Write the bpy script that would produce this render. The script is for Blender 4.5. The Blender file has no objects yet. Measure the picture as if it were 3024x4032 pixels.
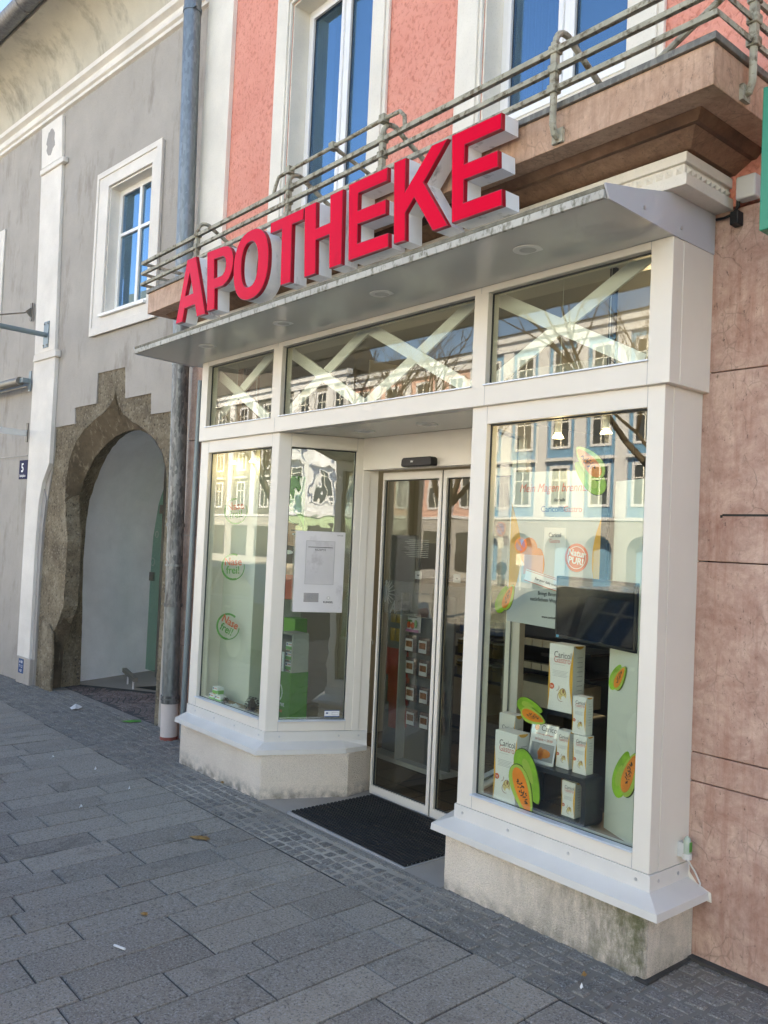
import bpy, bmesh, math, random
from mathutils import Vector, Matrix
from mathutils.geometry import tessellate_polygon
random.seed(7)
scene = bpy.context.scene
COL = scene.collection
R = math.radians

# ---------------------------------------------------------------- camera
CAM = Vector((5.986, -2.9206, 1.6))
yaw, pit, rol = 0.87140, 0.03416, 0.04483
Fw = Vector((-math.sin(yaw)*math.cos(pit), math.cos(yaw)*math.cos(pit), math.sin(pit)))
Rt = Fw.cross(Vector((0, 0, 1))).normalized(); Up = Rt.cross(Fw)
R2 = Rt*math.cos(rol) + Up*math.sin(rol); U2 = -Rt*math.sin(rol) + Up*math.cos(rol)
cd = bpy.data.cameras.new('camera'); cam = bpy.data.objects.new('camera', cd); COL.objects.link(cam)
cam.matrix_world = Matrix(((R2.x, U2.x, -Fw.x, CAM.x), (R2.y, U2.y, -Fw.y, CAM.y), (R2.z, U2.z, -Fw.z, CAM.z), (0, 0, 0, 1)))
cd.sensor_fit = 'VERTICAL'; cd.sensor_height = 36.0; cd.lens = 36.0*3346.0/4032.0
cd.clip_start = 0.05; cd.clip_end = 2000
scene.camera = cam

# ---------------------------------------------------------------- sky and sun
SUN_EL, SUN_AZ = 36.0, 22.0      # azimuth from +Y towards +X
w = bpy.data.worlds.new('World'); scene.world = w; w.use_nodes = True
nt = w.node_tree; bg = nt.nodes['Background']
sky = nt.nodes.new('ShaderNodeTexSky'); sky.sky_type = 'NISHITA'; sky.sun_disc = False
sky.sun_elevation = R(SUN_EL); sky.sun_rotation = R(SUN_AZ)
sky.air_density = 0.9; sky.dust_density = 0.0; sky.altitude = 2500; sky.ozone_density = 4.0
hs = nt.nodes.new('ShaderNodeHueSaturation'); hs.inputs['Saturation'].default_value = 1.05
nt.links.new(sky.outputs[0], hs.inputs['Color']); nt.links.new(hs.outputs[0], bg.inputs[0]); bg.inputs[1].default_value = 0.13
sd = bpy.data.lights.new('sun', 'SUN'); sun = bpy.data.objects.new('sun', sd); COL.objects.link(sun)
sd.energy = 4.4; sd.angle = R(0.5); sd.color = (1.0, 0.975, 0.94)
sdir = Vector((math.sin(R(SUN_AZ))*math.cos(R(SUN_EL)), math.cos(R(SUN_AZ))*math.cos(R(SUN_EL)), math.sin(R(SUN_EL))))
sun.rotation_euler = sdir.to_track_quat('Z', 'Y').to_euler()
scene.view_settings.view_transform = 'Standard'; scene.view_settings.look = 'None'
scene.view_settings.exposure = 2.72; scene.view_settings.gamma = 1
scene.view_settings.use_white_balance = True; scene.view_settings.white_balance_temperature = 10200; scene.view_settings.white_balance_tint = 10
scene.render.engine = 'CYCLES'
scene.cycles.use_denoising = True
scene.cycles.max_bounces = 12; scene.cycles.diffuse_bounces = 8; scene.cycles.transparent_max_bounces = 24
scene.cycles.glossy_bounces = 5; scene.cycles.caustics_reflective = False; scene.cycles.caustics_refractive = False
scene.cycles.sample_clamp_indirect = 6

# ---------------------------------------------------------------- materials
MATS = {}
class NT:
    def __init__(s, name):
        m = bpy.data.materials.new(name); m.use_nodes = True
        s.m = m; s.t = m.node_tree; s.b = s.t.nodes['Principled BSDF']
        s.tc = s.t.nodes.new('ShaderNodeTexCoord'); MATS[name] = m
    def n(s, ty, ins=None, **kw):
        x = s.t.nodes.new(ty)
        for k, v in kw.items(): setattr(x, k, v)
        for k, v in (ins or {}).items(): s.set(x, k, v)
        return x
    def set(s, x, k, v):
        if isinstance(v, bpy.types.NodeSocket): s.t.links.new(v, x.inputs[k])
        elif isinstance(v, bpy.types.Node): s.t.links.new(v.outputs[0], x.inputs[k])
        else:
            if isinstance(v, tuple) and len(v) == 3 and x.inputs[k].type == 'RGBA': v = v + (1,)
            x.inputs[k].default_value = v
    def map(s, scale=(1, 1, 1), rot=(0, 0, 0), loc=(0, 0, 0)):
        return s.n('ShaderNodeMapping', {'Vector': s.tc.outputs['Object'], 'Scale': scale, 'Rotation': rot, 'Location': loc})
    def noise(s, scale, detail=4, rough=.55, vec=None, dist=0):
        x = s.n('ShaderNodeTexNoise', {'Scale': scale, 'Detail': detail, 'Roughness': rough, 'Distortion': dist})
        s.t.links.new((vec.outputs[0] if vec else s.tc.outputs['Object']), x.inputs['Vector']); return x.outputs['Fac']
    def vor(s, scale, feature='F1', vec=None, out='Distance'):
        x = s.n('ShaderNodeTexVoronoi', {'Scale': scale}, feature=feature)
        s.t.links.new((vec.outputs[0] if vec else s.tc.outputs['Object']), x.inputs['Vector']); return x.outputs[out]
    def ramp(s, fac, stops, interp='LINEAR'):
        x = s.n('ShaderNodeValToRGB', {'Fac': fac}); cr = x.color_ramp; cr.interpolation = interp
        while len(cr.elements) < len(stops): cr.elements.new(0.5)
        for e, (p, c) in zip(cr.elements, stops):
            e.position = p; e.color = (c, c, c, 1) if not isinstance(c, tuple) else c + (1,)
        return x.outputs['Color']
    def mix(s, fac, a, b, blend='MIX'):
        x = s.n('ShaderNodeMix', data_type='RGBA', blend_type=blend)
        s.set(x, 0, fac); s.set(x, 6, a if not isinstance(a, tuple) else a + (1,)); s.set(x, 7, b if not isinstance(b, tuple) else b + (1,))
        return x.outputs[2]
    def math(s, op, a, b=0.0):
        x = s.n('ShaderNodeMath', operation=op); s.set(x, 0, a); s.set(x, 1, b); return x.outputs[0]
    def bump(s, h, strength=.3, dist=.01, normal=None):
        x = s.n('ShaderNodeBump', {'Height': h, 'Strength': strength, 'Distance': dist})
        if normal is not None: s.set(x, 'Normal', normal)
        return x.outputs[0]
    def fin(s, col=None, rough=None, nrm=None, metal=None, spec=None):
        for k, v in (('Base Color', col), ('Roughness', rough), ('Normal', nrm), ('Metallic', metal), ('Specular IOR Level', spec)):
            if v is not None: s.set(s.b, k, v)
        return s.m

def paint(name, col, rough=.4, var=.06, metal=0, scale=3, bump=0, bscale=60, dirt=None, spec=None):
    t = NT(name); n = t.noise(scale, 5)
    lo = tuple(c*(1-var) for c in col); hi = tuple(min(1, c*(1+var)) for c in col)
    c = t.ramp(n, [(.3, lo), (.7, hi)])
    if dirt:
        st = t.noise(dirt[1], 6, .65, t.map((1, 1, dirt[2])))
        c = t.mix(t.ramp(st, [(dirt[3], 0.0), (dirt[3]+.14, dirt[4])]), c, dirt[0])
    nr = t.bump(t.noise(bscale, 4), bump, .004) if bump else None
    return t.fin(c, rough, nr, metal, spec)
def glow(name, col, st):
    t = NT(name); t.fin(col, .5); t.set(t.b, 'Emission Color', col); t.b.inputs['Emission Strength'].default_value = st; return t.m

def glass(name, tint=(.93, .97, .94), f0=.07, wav=0.0, wscale=3, rough=0.0, boost=1.0, refl=(1, 1, 1)):
    t = NT(name); nd = t.t.nodes; nd.remove(t.b)
    geo = t.n('ShaderNodeNewGeometry')
    if wav: nrm = t.bump(t.noise(wscale, 2, .4), wav, .01)
    else: nrm = geo.outputs['Normal']
    dp = t.n('ShaderNodeVectorMath', operation='DOT_PRODUCT'); t.set(dp, 0, nrm); t.set(dp, 1, geo.outputs['Incoming'])
    c = t.math('ABSOLUTE', dp.outputs['Value']); k = t.math('SUBTRACT', 1.0, c); k5 = t.math('POWER', k, 5.0)
    f = t.math('ADD', t.math('MULTIPLY', k5, .94*boost), f0); f = t.math('MINIMUM', f, .97)
    tr = t.n('ShaderNodeBsdfTransparent', {'Color': tint}); gl = t.n('ShaderNodeBsdfGlossy', {'Color': refl, 'Roughness': rough, 'Normal': nrm})
    mx = t.n('ShaderNodeMixShader', {0: f, 1: tr, 2: gl})
    t.t.links.new(mx.outputs[0], nd['Material Output'].inputs[0]); return t.m

M_FRAME = paint('cream_powder_coat', (.80, .745, .665), .38, .03, bump=.03, bscale=400, dirt=((.5, .46, .40), 8, .5, .66, .18))
M_FLASH = paint('pale_grey_sheet_metal', (.72, .69, .645), .32, .04, scale=6, dirt=((.45, .45, .44), 22, 1, .68, .4))
M_SOFFIT = paint('soffit_sheet_metal', (.70, .70, .665), .22, .05, scale=1.2)
M_PLATE = paint('grey_side_plate', (.55, .56, .60), .4, .03)
M_GASKET = paint('black_rubber', (.03, .035, .035), .5)
M_ALU = paint('anodised_strip', (.66, .72, .80), .3, .05, metal=.3)
M_SCREW = paint('screw_steel', (.6, .6, .6), .35, .1, metal=.6)
M_BLACK = paint('black_plastic', (.012, .012, .013), .4, .1, spec=.3)
M_GREYPL = paint('light_grey_plastic', (.62, .62, .6), .5, .06)

def render_plaster(name, col, stain, sc=14, thr=.52, bumpv=.25, bscale=160):
    t = NT(name); n1 = t.noise(2.2, 6, .62); n2 = t.noise(sc, 6, .7, t.map((1, 1, .35)))
    c = t.ramp(n1, [(.25, tuple(x*.86 for x in col)), (.75, tuple(min(1, x*1.1) for x in col))])
    c = t.mix(t.ramp(n2, [(thr, 0.0), (thr+.2, .8)]), c, stain)
    sp = t.noise(90, 3, .7); c = t.mix(t.ramp(sp, [(.3, .35), (.45, 0.0)]), c, tuple(x*.7 for x in col))
    return t.fin(c, .9, t.bump(t.noise(bscale, 5, .7), bumpv, .006))
M_GREYW = render_plaster('weathered_grey_plaster', (.42, .385, .345), (.23, .20, .165), 4, .53, .7, 60)
M_GREYW2 = render_plaster('smooth_grey_plaster', (.36, .34, .32), (.33, .32, .31), 3, .6, .25, 90)
M_WHITEW = render_plaster('white_plaster', (.80, .755, .69), (.50, .45, .38), 6, .66, .25, 90)
M_LIS = render_plaster('cream_white_plaster', (.80, .755, .67), (.62, .55, .44), 4, .66, .2, 120)
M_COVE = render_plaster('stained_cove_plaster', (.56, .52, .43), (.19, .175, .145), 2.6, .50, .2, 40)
M_PASS = render_plaster('passage_plaster', (.93, .93, .93), (.78, .77, .75), 3, .6, .5, 60)
def plinth_mat():
    t = NT('pebble_render_plinth'); n = t.noise(3, 5)
    c = t.ramp(n, [(.3, (.80, .685, .575)), (.7, (.90, .79, .675))])
    sp = t.vor(190); c = t.mix(t.ramp(sp, [(.2, .45), (.5, 0.0)]), c, (.45, .38, .31))
    # algae and dirt: strongest low down near the right-hand corner
    sx = t.n('ShaderNodeSeparateXYZ', {0: t.tc.outputs['Object']})
    gx = t.ramp(t.math('MULTIPLY', t.math('SUBTRACT', sx.outputs[0], 1.0), 1.15), [(0.0, 0.0), (1.0, 1.0)])
    gy = t.ramp(t.math('MULTIPLY', t.math('ADD', sx.outputs[1], .062), 60.0), [(0.0, 1.0), (1.0, .25)])
    nn = t.noise(16, 7, .75, t.map((1, 1, .3)))
    k = t.math('MULTIPLY', t.math('MULTIPLY', gx, gy), t.ramp(nn, [(.36, 0.0), (.6, 1.0)]))
    c = t.mix(t.math('MULTIPLY', k, .9), c, (.13, .12, .085))
    k2 = t.math('MULTIPLY', t.math('MULTIPLY', t.math('POWER', gx, 3.0), gy), t.ramp(t.noise(9, 5, .7), [(.45, 0.0), (.62, .9)]))
    c = t.mix(k2, c, (.10, .115, .035))
    gz = t.ramp(t.math('MULTIPLY', sx.outputs[2], 14.0), [(0.0, 1.0), (1.0, 0.0)])
    c = t.mix(t.math('MULTIPLY', gz, t.ramp(t.noise(20, 5), [(.35, 0.0), (.65, .75)])), c, (.17, .15, .12))
    return t.fin(c, .95, t.bump(t.vor(150), .8, .006))
M_PLINTH = plinth_mat()
def marble(name, a, b, dark, streak, pit=.5, crk=.35):
    t = NT(name); n = t.noise(5.5, 8, .75, dist=.4); n2 = t.noise(11, 8, .78)
    c = t.ramp(n, [(.28, a), (.72, b)])
    c = t.mix(t.ramp(n2, [(.45, 0.0), (.75, .55)]), c, tuple(x*.72 for x in a))
    st = t.noise(26, 5, .7, t.map((1, 1, .08))); c = t.mix(t.ramp(st, [(.50, 0.0), (.70, .5)]), c, streak)
    nd = t.noise(3, 4, .6); wv = t.n('ShaderNodeMix', data_type='VECTOR'); t.set(wv, 0, .22)
    t.set(wv, 4, t.tc.outputs['Object']); no = t.n('ShaderNodeTexNoise', {'Scale': 5.0, 'Detail': 7.0, 'Vector': t.tc.outputs['Object']})
    t.set(wv, 5, no.outputs['Color'])
    v = t.n('ShaderNodeTexVoronoi', {'Scale': 2.1, 'Vector': wv.outputs[1]}, feature='DISTANCE_TO_EDGE').outputs['Distance']
    ck = t.ramp(v, [(.0, crk), (.005, 0.0)]); msk = t.ramp(nd, [(.45, 0.0), (.6, 1.0)])
    ck = t.math('MULTIPLY', ck, msk); c = t.mix(ck, c, dark)
    p = t.noise(48, 5, .85, t.map((1, 1, .5))); pk = t.ramp(p, [(.58, 0.0), (.68, pit)]); c = t.mix(pk, c, dark)
    ov = t.vor(22, 'DISTANCE_TO_EDGE', t.map((1, 1, .7))); om = t.ramp(t.noise(5, 3), [(.52, 0.0), (.66, .35)])
    c = t.mix(t.math('MULTIPLY', t.ramp(ov, [(.0, 1.0), (.06, 0.0)]), om), c, dark)
    h = t.math('SUBTRACT', t.noise(30, 6, .7), t.math('ADD', ck, pk))
    return t.fin(c, .62, t.bump(h, .45, .006))
M_STONE = marble('pink_limestone_cladding', (.33, .155, .115), (.74, .53, .44), (.08, .04, .028), (.34, .13, .085), .95, .55)
M_BALC = marble('brown_limestone_balcony', (.42, .235, .15), (.74, .50, .37), (.06, .04, .03), (.28, .15, .09), .6, .35)
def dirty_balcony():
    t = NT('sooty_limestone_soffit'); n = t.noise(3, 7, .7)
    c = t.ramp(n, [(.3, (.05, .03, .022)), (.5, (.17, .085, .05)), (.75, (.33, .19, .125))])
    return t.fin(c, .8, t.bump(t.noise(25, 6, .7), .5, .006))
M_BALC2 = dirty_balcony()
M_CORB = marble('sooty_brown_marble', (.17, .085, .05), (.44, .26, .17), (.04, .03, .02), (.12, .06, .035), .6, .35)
def stucco():
    t = NT('salmon_roughcast'); n = t.noise(3, 5)
    c = t.ramp(n, [(.3, (.81, .305, .232)), (.7, (.88, .37, .287))])
    h = t.noise(40, 4, .6, t.map((1, 1, .8)), .7); c = t.mix(t.ramp(h, [(.38, .6), (.48, 0.0)]), c, (.60, .17, .12))
    return t.fin(c, .9, t.bump(h, .9, .018))
M_PINK = stucco()
def conglom():
    t = NT('brown_conglomerate_stone'); n = t.noise(3.2, 7, .72)
    c = t.ramp(n, [(.32, (.17, .13, .085)), (.5, (.34, .27, .18)), (.68, (.54, .45, .32))])
    v = t.vor(24); c = t.mix(t.ramp(v, [(.14, .7), (.32, 0.0)]), c, (.56, .48, .36))
    d = t.noise(38, 6, .8); c = t.mix(t.ramp(d, [(.54, 0.0), (.62, .9)]), c, (.07, .05, .035))
    st = t.noise(14, 4, .7, t.map((1, 1, .12))); c = t.mix(t.ramp(st, [(.58, 0.0), (.68, .45)]), c, (.52, .45, .34))
    h = t.math('SUBTRACT', t.math('ADD', t.math('MULTIPLY', t.noise(12, 8, .75), 1.2), t.math('MULTIPLY', v, .6)), d)
    return t.fin(c, .95, t.bump(h, 1.0, .04))
M_CONG = conglom()
def splay():
    t = NT('chiselled_brown_stone_shaded'); n = t.noise(4, 7, .7)
    c = t.ramp(n, [(.32, (.075, .056, .035)), (.68, (.20, .15, .098))])  # brown darkened to put the splay's shade into the stone colour
    st = t.noise(22, 4, .7, t.map((1, 1, .15), (0, .5, 0))); c = t.mix(t.ramp(st, [(.56, 0.0), (.64, .5)]), c, (.40, .33, .24))
    return t.fin(c, .95, t.bump(t.noise(30, 6, .75), .8, .02))
M_SPLAY = splay()
def zinc(name, a, b, dark, rough=.42, metal=.75, k=.35):
    t = NT(name); v = t.n('ShaderNodeTexVoronoi', {'Scale': 60.0, 'Vector': t.map((1, 1, .35)).outputs[0]}).outputs['Color']
    bw = t.n('ShaderNodeRGBToBW', {0: v}); c = t.ramp(bw.outputs[0], [(.2, a), (.8, b)])
    s1 = t.noise(16, 6, .75, t.map((1, 1, .12))); c = t.mix(t.ramp(s1, [(.5, 0.0), (.68, k)]), c, dark)
    return t.fin(c, rough, t.bump(t.noise(40, 3), .08, .004), metal)
M_ZINC = zinc('galvanised_pipe', (.18, .205, .215), (.24, .27, .28), (.09, .085, .07))
M_ZINCD = zinc('blackened_pipe', (.13, .14, .145), (.27, .28, .28), (.03, .028, .026), .5, .5, .9)
M_GUTTER = zinc('dark_gutter_zinc', (.14, .14, .145), (.2, .2, .2), (.08, .075, .07), .45, .5)
M_RAIL = paint('flaking_grey_rail_paint', (.40, .38, .30), .8, .25, scale=14, bump=1.0, bscale=70, dirt=((.12, .085, .045), 26, 1, .50, .9))
M_REDFACE = paint('red_acrylic', (.84, .0, .028), .12, .04, scale=2, dirt=((.55, .0, .015), 5, .5, .64, .4), spec=.07)
M_REDEDGE = paint('dark_red_edge', (.42, .006, .02), .3, .1)
M_LWHITE = paint('white_letter_box', (.84, .84, .84), .4, .03, dirt=((.12, .12, .09), 9, .25, .57, .8))
M_WHITEP = paint('white_window_paint', (.88, .88, .86), .35, .02)
M_WFRAME = paint('white_plastic_frame', (.84, .84, .84), .25, .02)
M_CAPM = zinc('slab_cap_sheet', (.16, .16, .15), (.24, .24, .22), (.08, .075, .06), .5, .3)
M_DIRTYCAN = paint('mossy_canopy_edge', (.50, .485, .44), .7, .15, scale=6, bump=.5, bscale=80, dirt=((.10, .09, .05), 40, .5, .50, .8))
M_MOSS = paint('mossy_lip', (.20, .185, .14), .9, .3, scale=20, bump=1.0, bscale=60, dirt=((.50, .48, .42), 30, .6, .58, .8))
M_PAINTPIPE = paint('cream_pipe_foot', (.68, .60, .56), .5, .06, bump=.2, bscale=40, dirt=((.32, .15, .10), 16, .4, .62, .6))
M_RUST = paint('red_oxide', (.30, .08, .06), .7, .2)
M_STEEL = paint('brushed_steel', (.72, .71, .73), .4, .04, metal=.25, scale=4, dirt=((.38, .35, .36), 5, 1, .55, .5))
M_STEEL2 = paint('brushed_steel_door', (.62, .61, .63), .42, .05, metal=.25, scale=6, dirt=((.36, .33, .34), 7, 1, .5, .6))
M_BRONZE = paint('weathered_bracket_steel', (.22, .20, .17), .5, .15, metal=.5)
M_BRBLUE = paint('blue_grey_bracket_paint', (.20, .26, .28), .45, .1, metal=.3)
M_BLUE = paint('enamel_dark_blue', (.012, .016, .07), .6, .05, spec=.1)
M_BLUE2 = paint('sign_blue', (.04, .10, .24), .6, .1, spec=.15)
M_WHITE = paint('print_white', (.85, .85, .85), .5, .01)
M_DARKTXT = paint('print_dark', (.05, .05, .055), .5)
M_GREYTXT = paint('print_grey', (.35, .35, .36), .5)
M_PINKTXT = paint('print_salmon', (.62, .16, .13), .5)
M_ORANGE = paint('print_orange', (.75, .38, .05), .5, .05)
M_ORED = paint('print_orange_red', (.72, .12, .04), .5, .04)
M_GREENP = paint('print_green', (.06, .30, .05), .45, .05)
M_GREENB = paint('display_green', (.085, .31, .02), .4, .05)
M_GREENL = paint('carton_green', (.16, .50, .10), .45, .05)
M_LIME = paint('papaya_skin', (.22, .46, .035), .4, .35, scale=9)
M_LIMED = paint('papaya_rim', (.35, .50, .08), .4, .1)
M_FLESH = paint('papaya_flesh', (.82, .23, .03), .4, .15, scale=12)
M_SEED = paint('papaya_seed', (.04, .04, .035), .4)
M_CARTON = paint('white_carton', (.78, .77, .74), .45, .03)
M_DISPW = paint('display_panel_green_white', (.60, .63, .56), .5, .02)
M_DECK = paint('display_deck_wood', (.30, .185, .11), .5, .1, scale=20)
M_DECK2 = paint('oak_deck', (.42, .26, .13), .5, .15, scale=12)
M_BLKBOX = paint('black_display_cube', (.02, .022, .028), .35, .2)
M_SCREEN = paint('tv_screen', (.006, .006, .008), .08)
M_MATR = paint('black_mat_ribs', (.012, .012, .013), .8, .3)
M_MATS = paint('mat_aluminium', (.30, .34, .35), .35, .1, metal=.5)
M_CONC = render_plaster('entry_concrete', (.34, .315, .285), (.25, .23, .20), 6, .6, .4, 120)
M_GREENX = paint('pharmacy_cross_green', (.0, .25, .14), .3, .05)
M_WOODB = paint('grey_beech_box', (.50, .45, .37), .5, .08, scale=6)
M_SKIN = paint('poster_skin', (.60, .32, .20), .5, .1, scale=12)
M_HAIR = paint('poster_hair', (.04, .025, .015), .6, .2)
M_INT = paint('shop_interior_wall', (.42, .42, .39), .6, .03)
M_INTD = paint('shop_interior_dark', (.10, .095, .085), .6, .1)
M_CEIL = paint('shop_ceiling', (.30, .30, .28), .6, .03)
M_FLOORI = NT('shop_floor_tile')
def _fl():
    t = M_FLOORI; b = t.n('ShaderNodeTexBrick', {'Vector': t.map((1, 1, 1)).outputs[0], 'Scale': 1.0, 'Color1': (.26, .19, .14, 1), 'Color2': (.22, .16, .12, 1), 'Mortar': (.12, .1, .08, 1), 'Mortar Size': .006, 'Brick Width': .3, 'Row Height': .3}, offset=0.0)
    return t.fin(b.outputs['Color'], .25)
M_FLOORI = _fl()
G_SHOP = glass('shop_window_glass', (.95, .98, .94), .05)
G_SHOPW = glass('wavy_shop_glass', (.88, .95, .91), .12, .10, 5)
G_DOOR = glass('sliding_door_glass', (.78, .80, .77), .05, .05, 4)
G_UP = glass('upper_window_glass', (.55, .70, .85), .19, .03, 2, boost=1.7, refl=(.52, .84, 1.0))  # blue tint in the reflection makes the mirrored sky look deeper
G_GREEN = glass('green_gate_glass', (.55, .75, .65), .08)
G_CLEAR = glass('clear_acrylic', (.97, .97, .97), .05)

def setts(name, cols, dusty, rough=.85, speck=True):
    t = NT(name); at = t.n('ShaderNodeAttribute', attribute_name='tone'); f = at.outputs['Fac']
    c = t.ramp(f, [(i/(len(cols)-1), k) for i, k in enumerate(cols)])
    n = t.noise(1.1, 6, .6); c = t.mix(t.ramp(n, [(.35, 0.0), (.7, .45)]), c, dusty)
    if speck:
        s = t.noise(120, 3, .8); c = t.mix(t.ramp(s, [(.50, 0.0), (.64, .75)]), c, (.42, .42, .41))
        s2 = t.noise(95, 3, .8); c = t.mix(t.ramp(s2, [(.34, .75), (.48, 0.0)]), c, (.05, .05, .055))
    sm = t.noise(2.6, 8, .72, dist=1.6); c = t.mix(t.ramp(sm, [(.55, 0.0), (.66, .45)]), c, tuple(x*.6 for x in cols[0]))
    return t.fin(c, rough, t.bump(t.noise(140, 4, .8), .35, .004), spec=.2)
M_SLAB = setts('grey_granite_slabs', [(.20, .178, .153), (.255, .228, .196), (.282, .253, .215), (.335, .30, .253)], (.37, .328, .268))
M_SETT = setts('small_grey_setts', [(.14, .13, .12), (.18, .165, .145), (.22, .20, .18), (.25, .23, .20)], (.27, .245, .21))
M_SETTR = setts('reddish_fan_setts', [(.10, .062, .055), (.15, .098, .088), (.19, .13, .118)], (.19, .15, .135))
M_JOINT = paint('dark_joint_sand', (.065, .062, .058), .95, .3, scale=12, bump=.4, bscale=200)
def joint2():
    t = NT('sandy_joint'); n = t.noise(1.3, 4)
    c = t.ramp(n, [(.35, (.24, .22, .19)), (.65, (.44, .40, .34))])
    sx = t.n('ShaderNodeSeparateXYZ', {0: t.tc.outputs['Object']}); d = t.math('ABSOLUTE', t.math('SUBTRACT', sx.outputs[0], 1.9)); k = t.ramp(t.math('ADD', t.math('MULTIPLY', d, .5), t.math('MULTIPLY', t.noise(3, 4), .4)), [(.62, 0.0), (1.0, 1.0)])
    c = t.mix(k, c, (.20, .185, .16)); return t.fin(c, .95, t.bump(t.noise(200, 3), .4, .003))
M_JOINTS = joint2()
M_ASPH = paint('asphalt', (.07, .07, .07), .9, .15, scale=20, bump=.4, bscale=200)
M_SQUARE = paint('square_paving', (.30, .28, .25), .9, .1, scale=2)
M_LEAF = paint('dry_leaf', (.30, .16, .05), .7, .3, scale=40)
M_LITTER = paint('paper_scrap', (.75, .75, .75), .8, .1)
M_PETAL = paint('pink_petal', (.55, .22, .40), .6, .2)
M_BARK = paint('bare_tree_bark', (.10, .08, .06), .9, .3, bump=.5)

# ---------------------------------------------------------------- mesh helpers
class Fr:
    def __init__(s, o, eu, ew=None, ez=(0, 0, 1)):
        s.o = Vector(o); s.u = Vector(eu).normalized(); s.z = Vector(ez).normalized()
        s.w = Vector(ew).normalized() if ew else s.u.cross(s.z)      # outward
    def __call__(s, u, w, z): return s.o + s.u*u + s.w*w + s.z*z
ID = Fr((0, 0, 0), (1, 0, 0), (0, 1, 0))                     # plain world x, y, z
FF = Fr((0, 0, 0), (1, 0, 0), (0, -1, 0))                    # shop facade: u = x, w = towards street
GF = Fr((-.3, .36, 0), (.9962, .0868, 0), (.0868, -.9962, 0))  # old grey house
AF = Fr((1.4571, 0, 0), (.4217, .9067, 0), (.9067, -.4217, 0))  # angled pane beside the door
_L = (.2, .6, 0)
BF = Fr((3.142, 0, 0), (-.316, .949, 0), (-.949, -.316, 0))  # angled pane on the other side of the door

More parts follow.
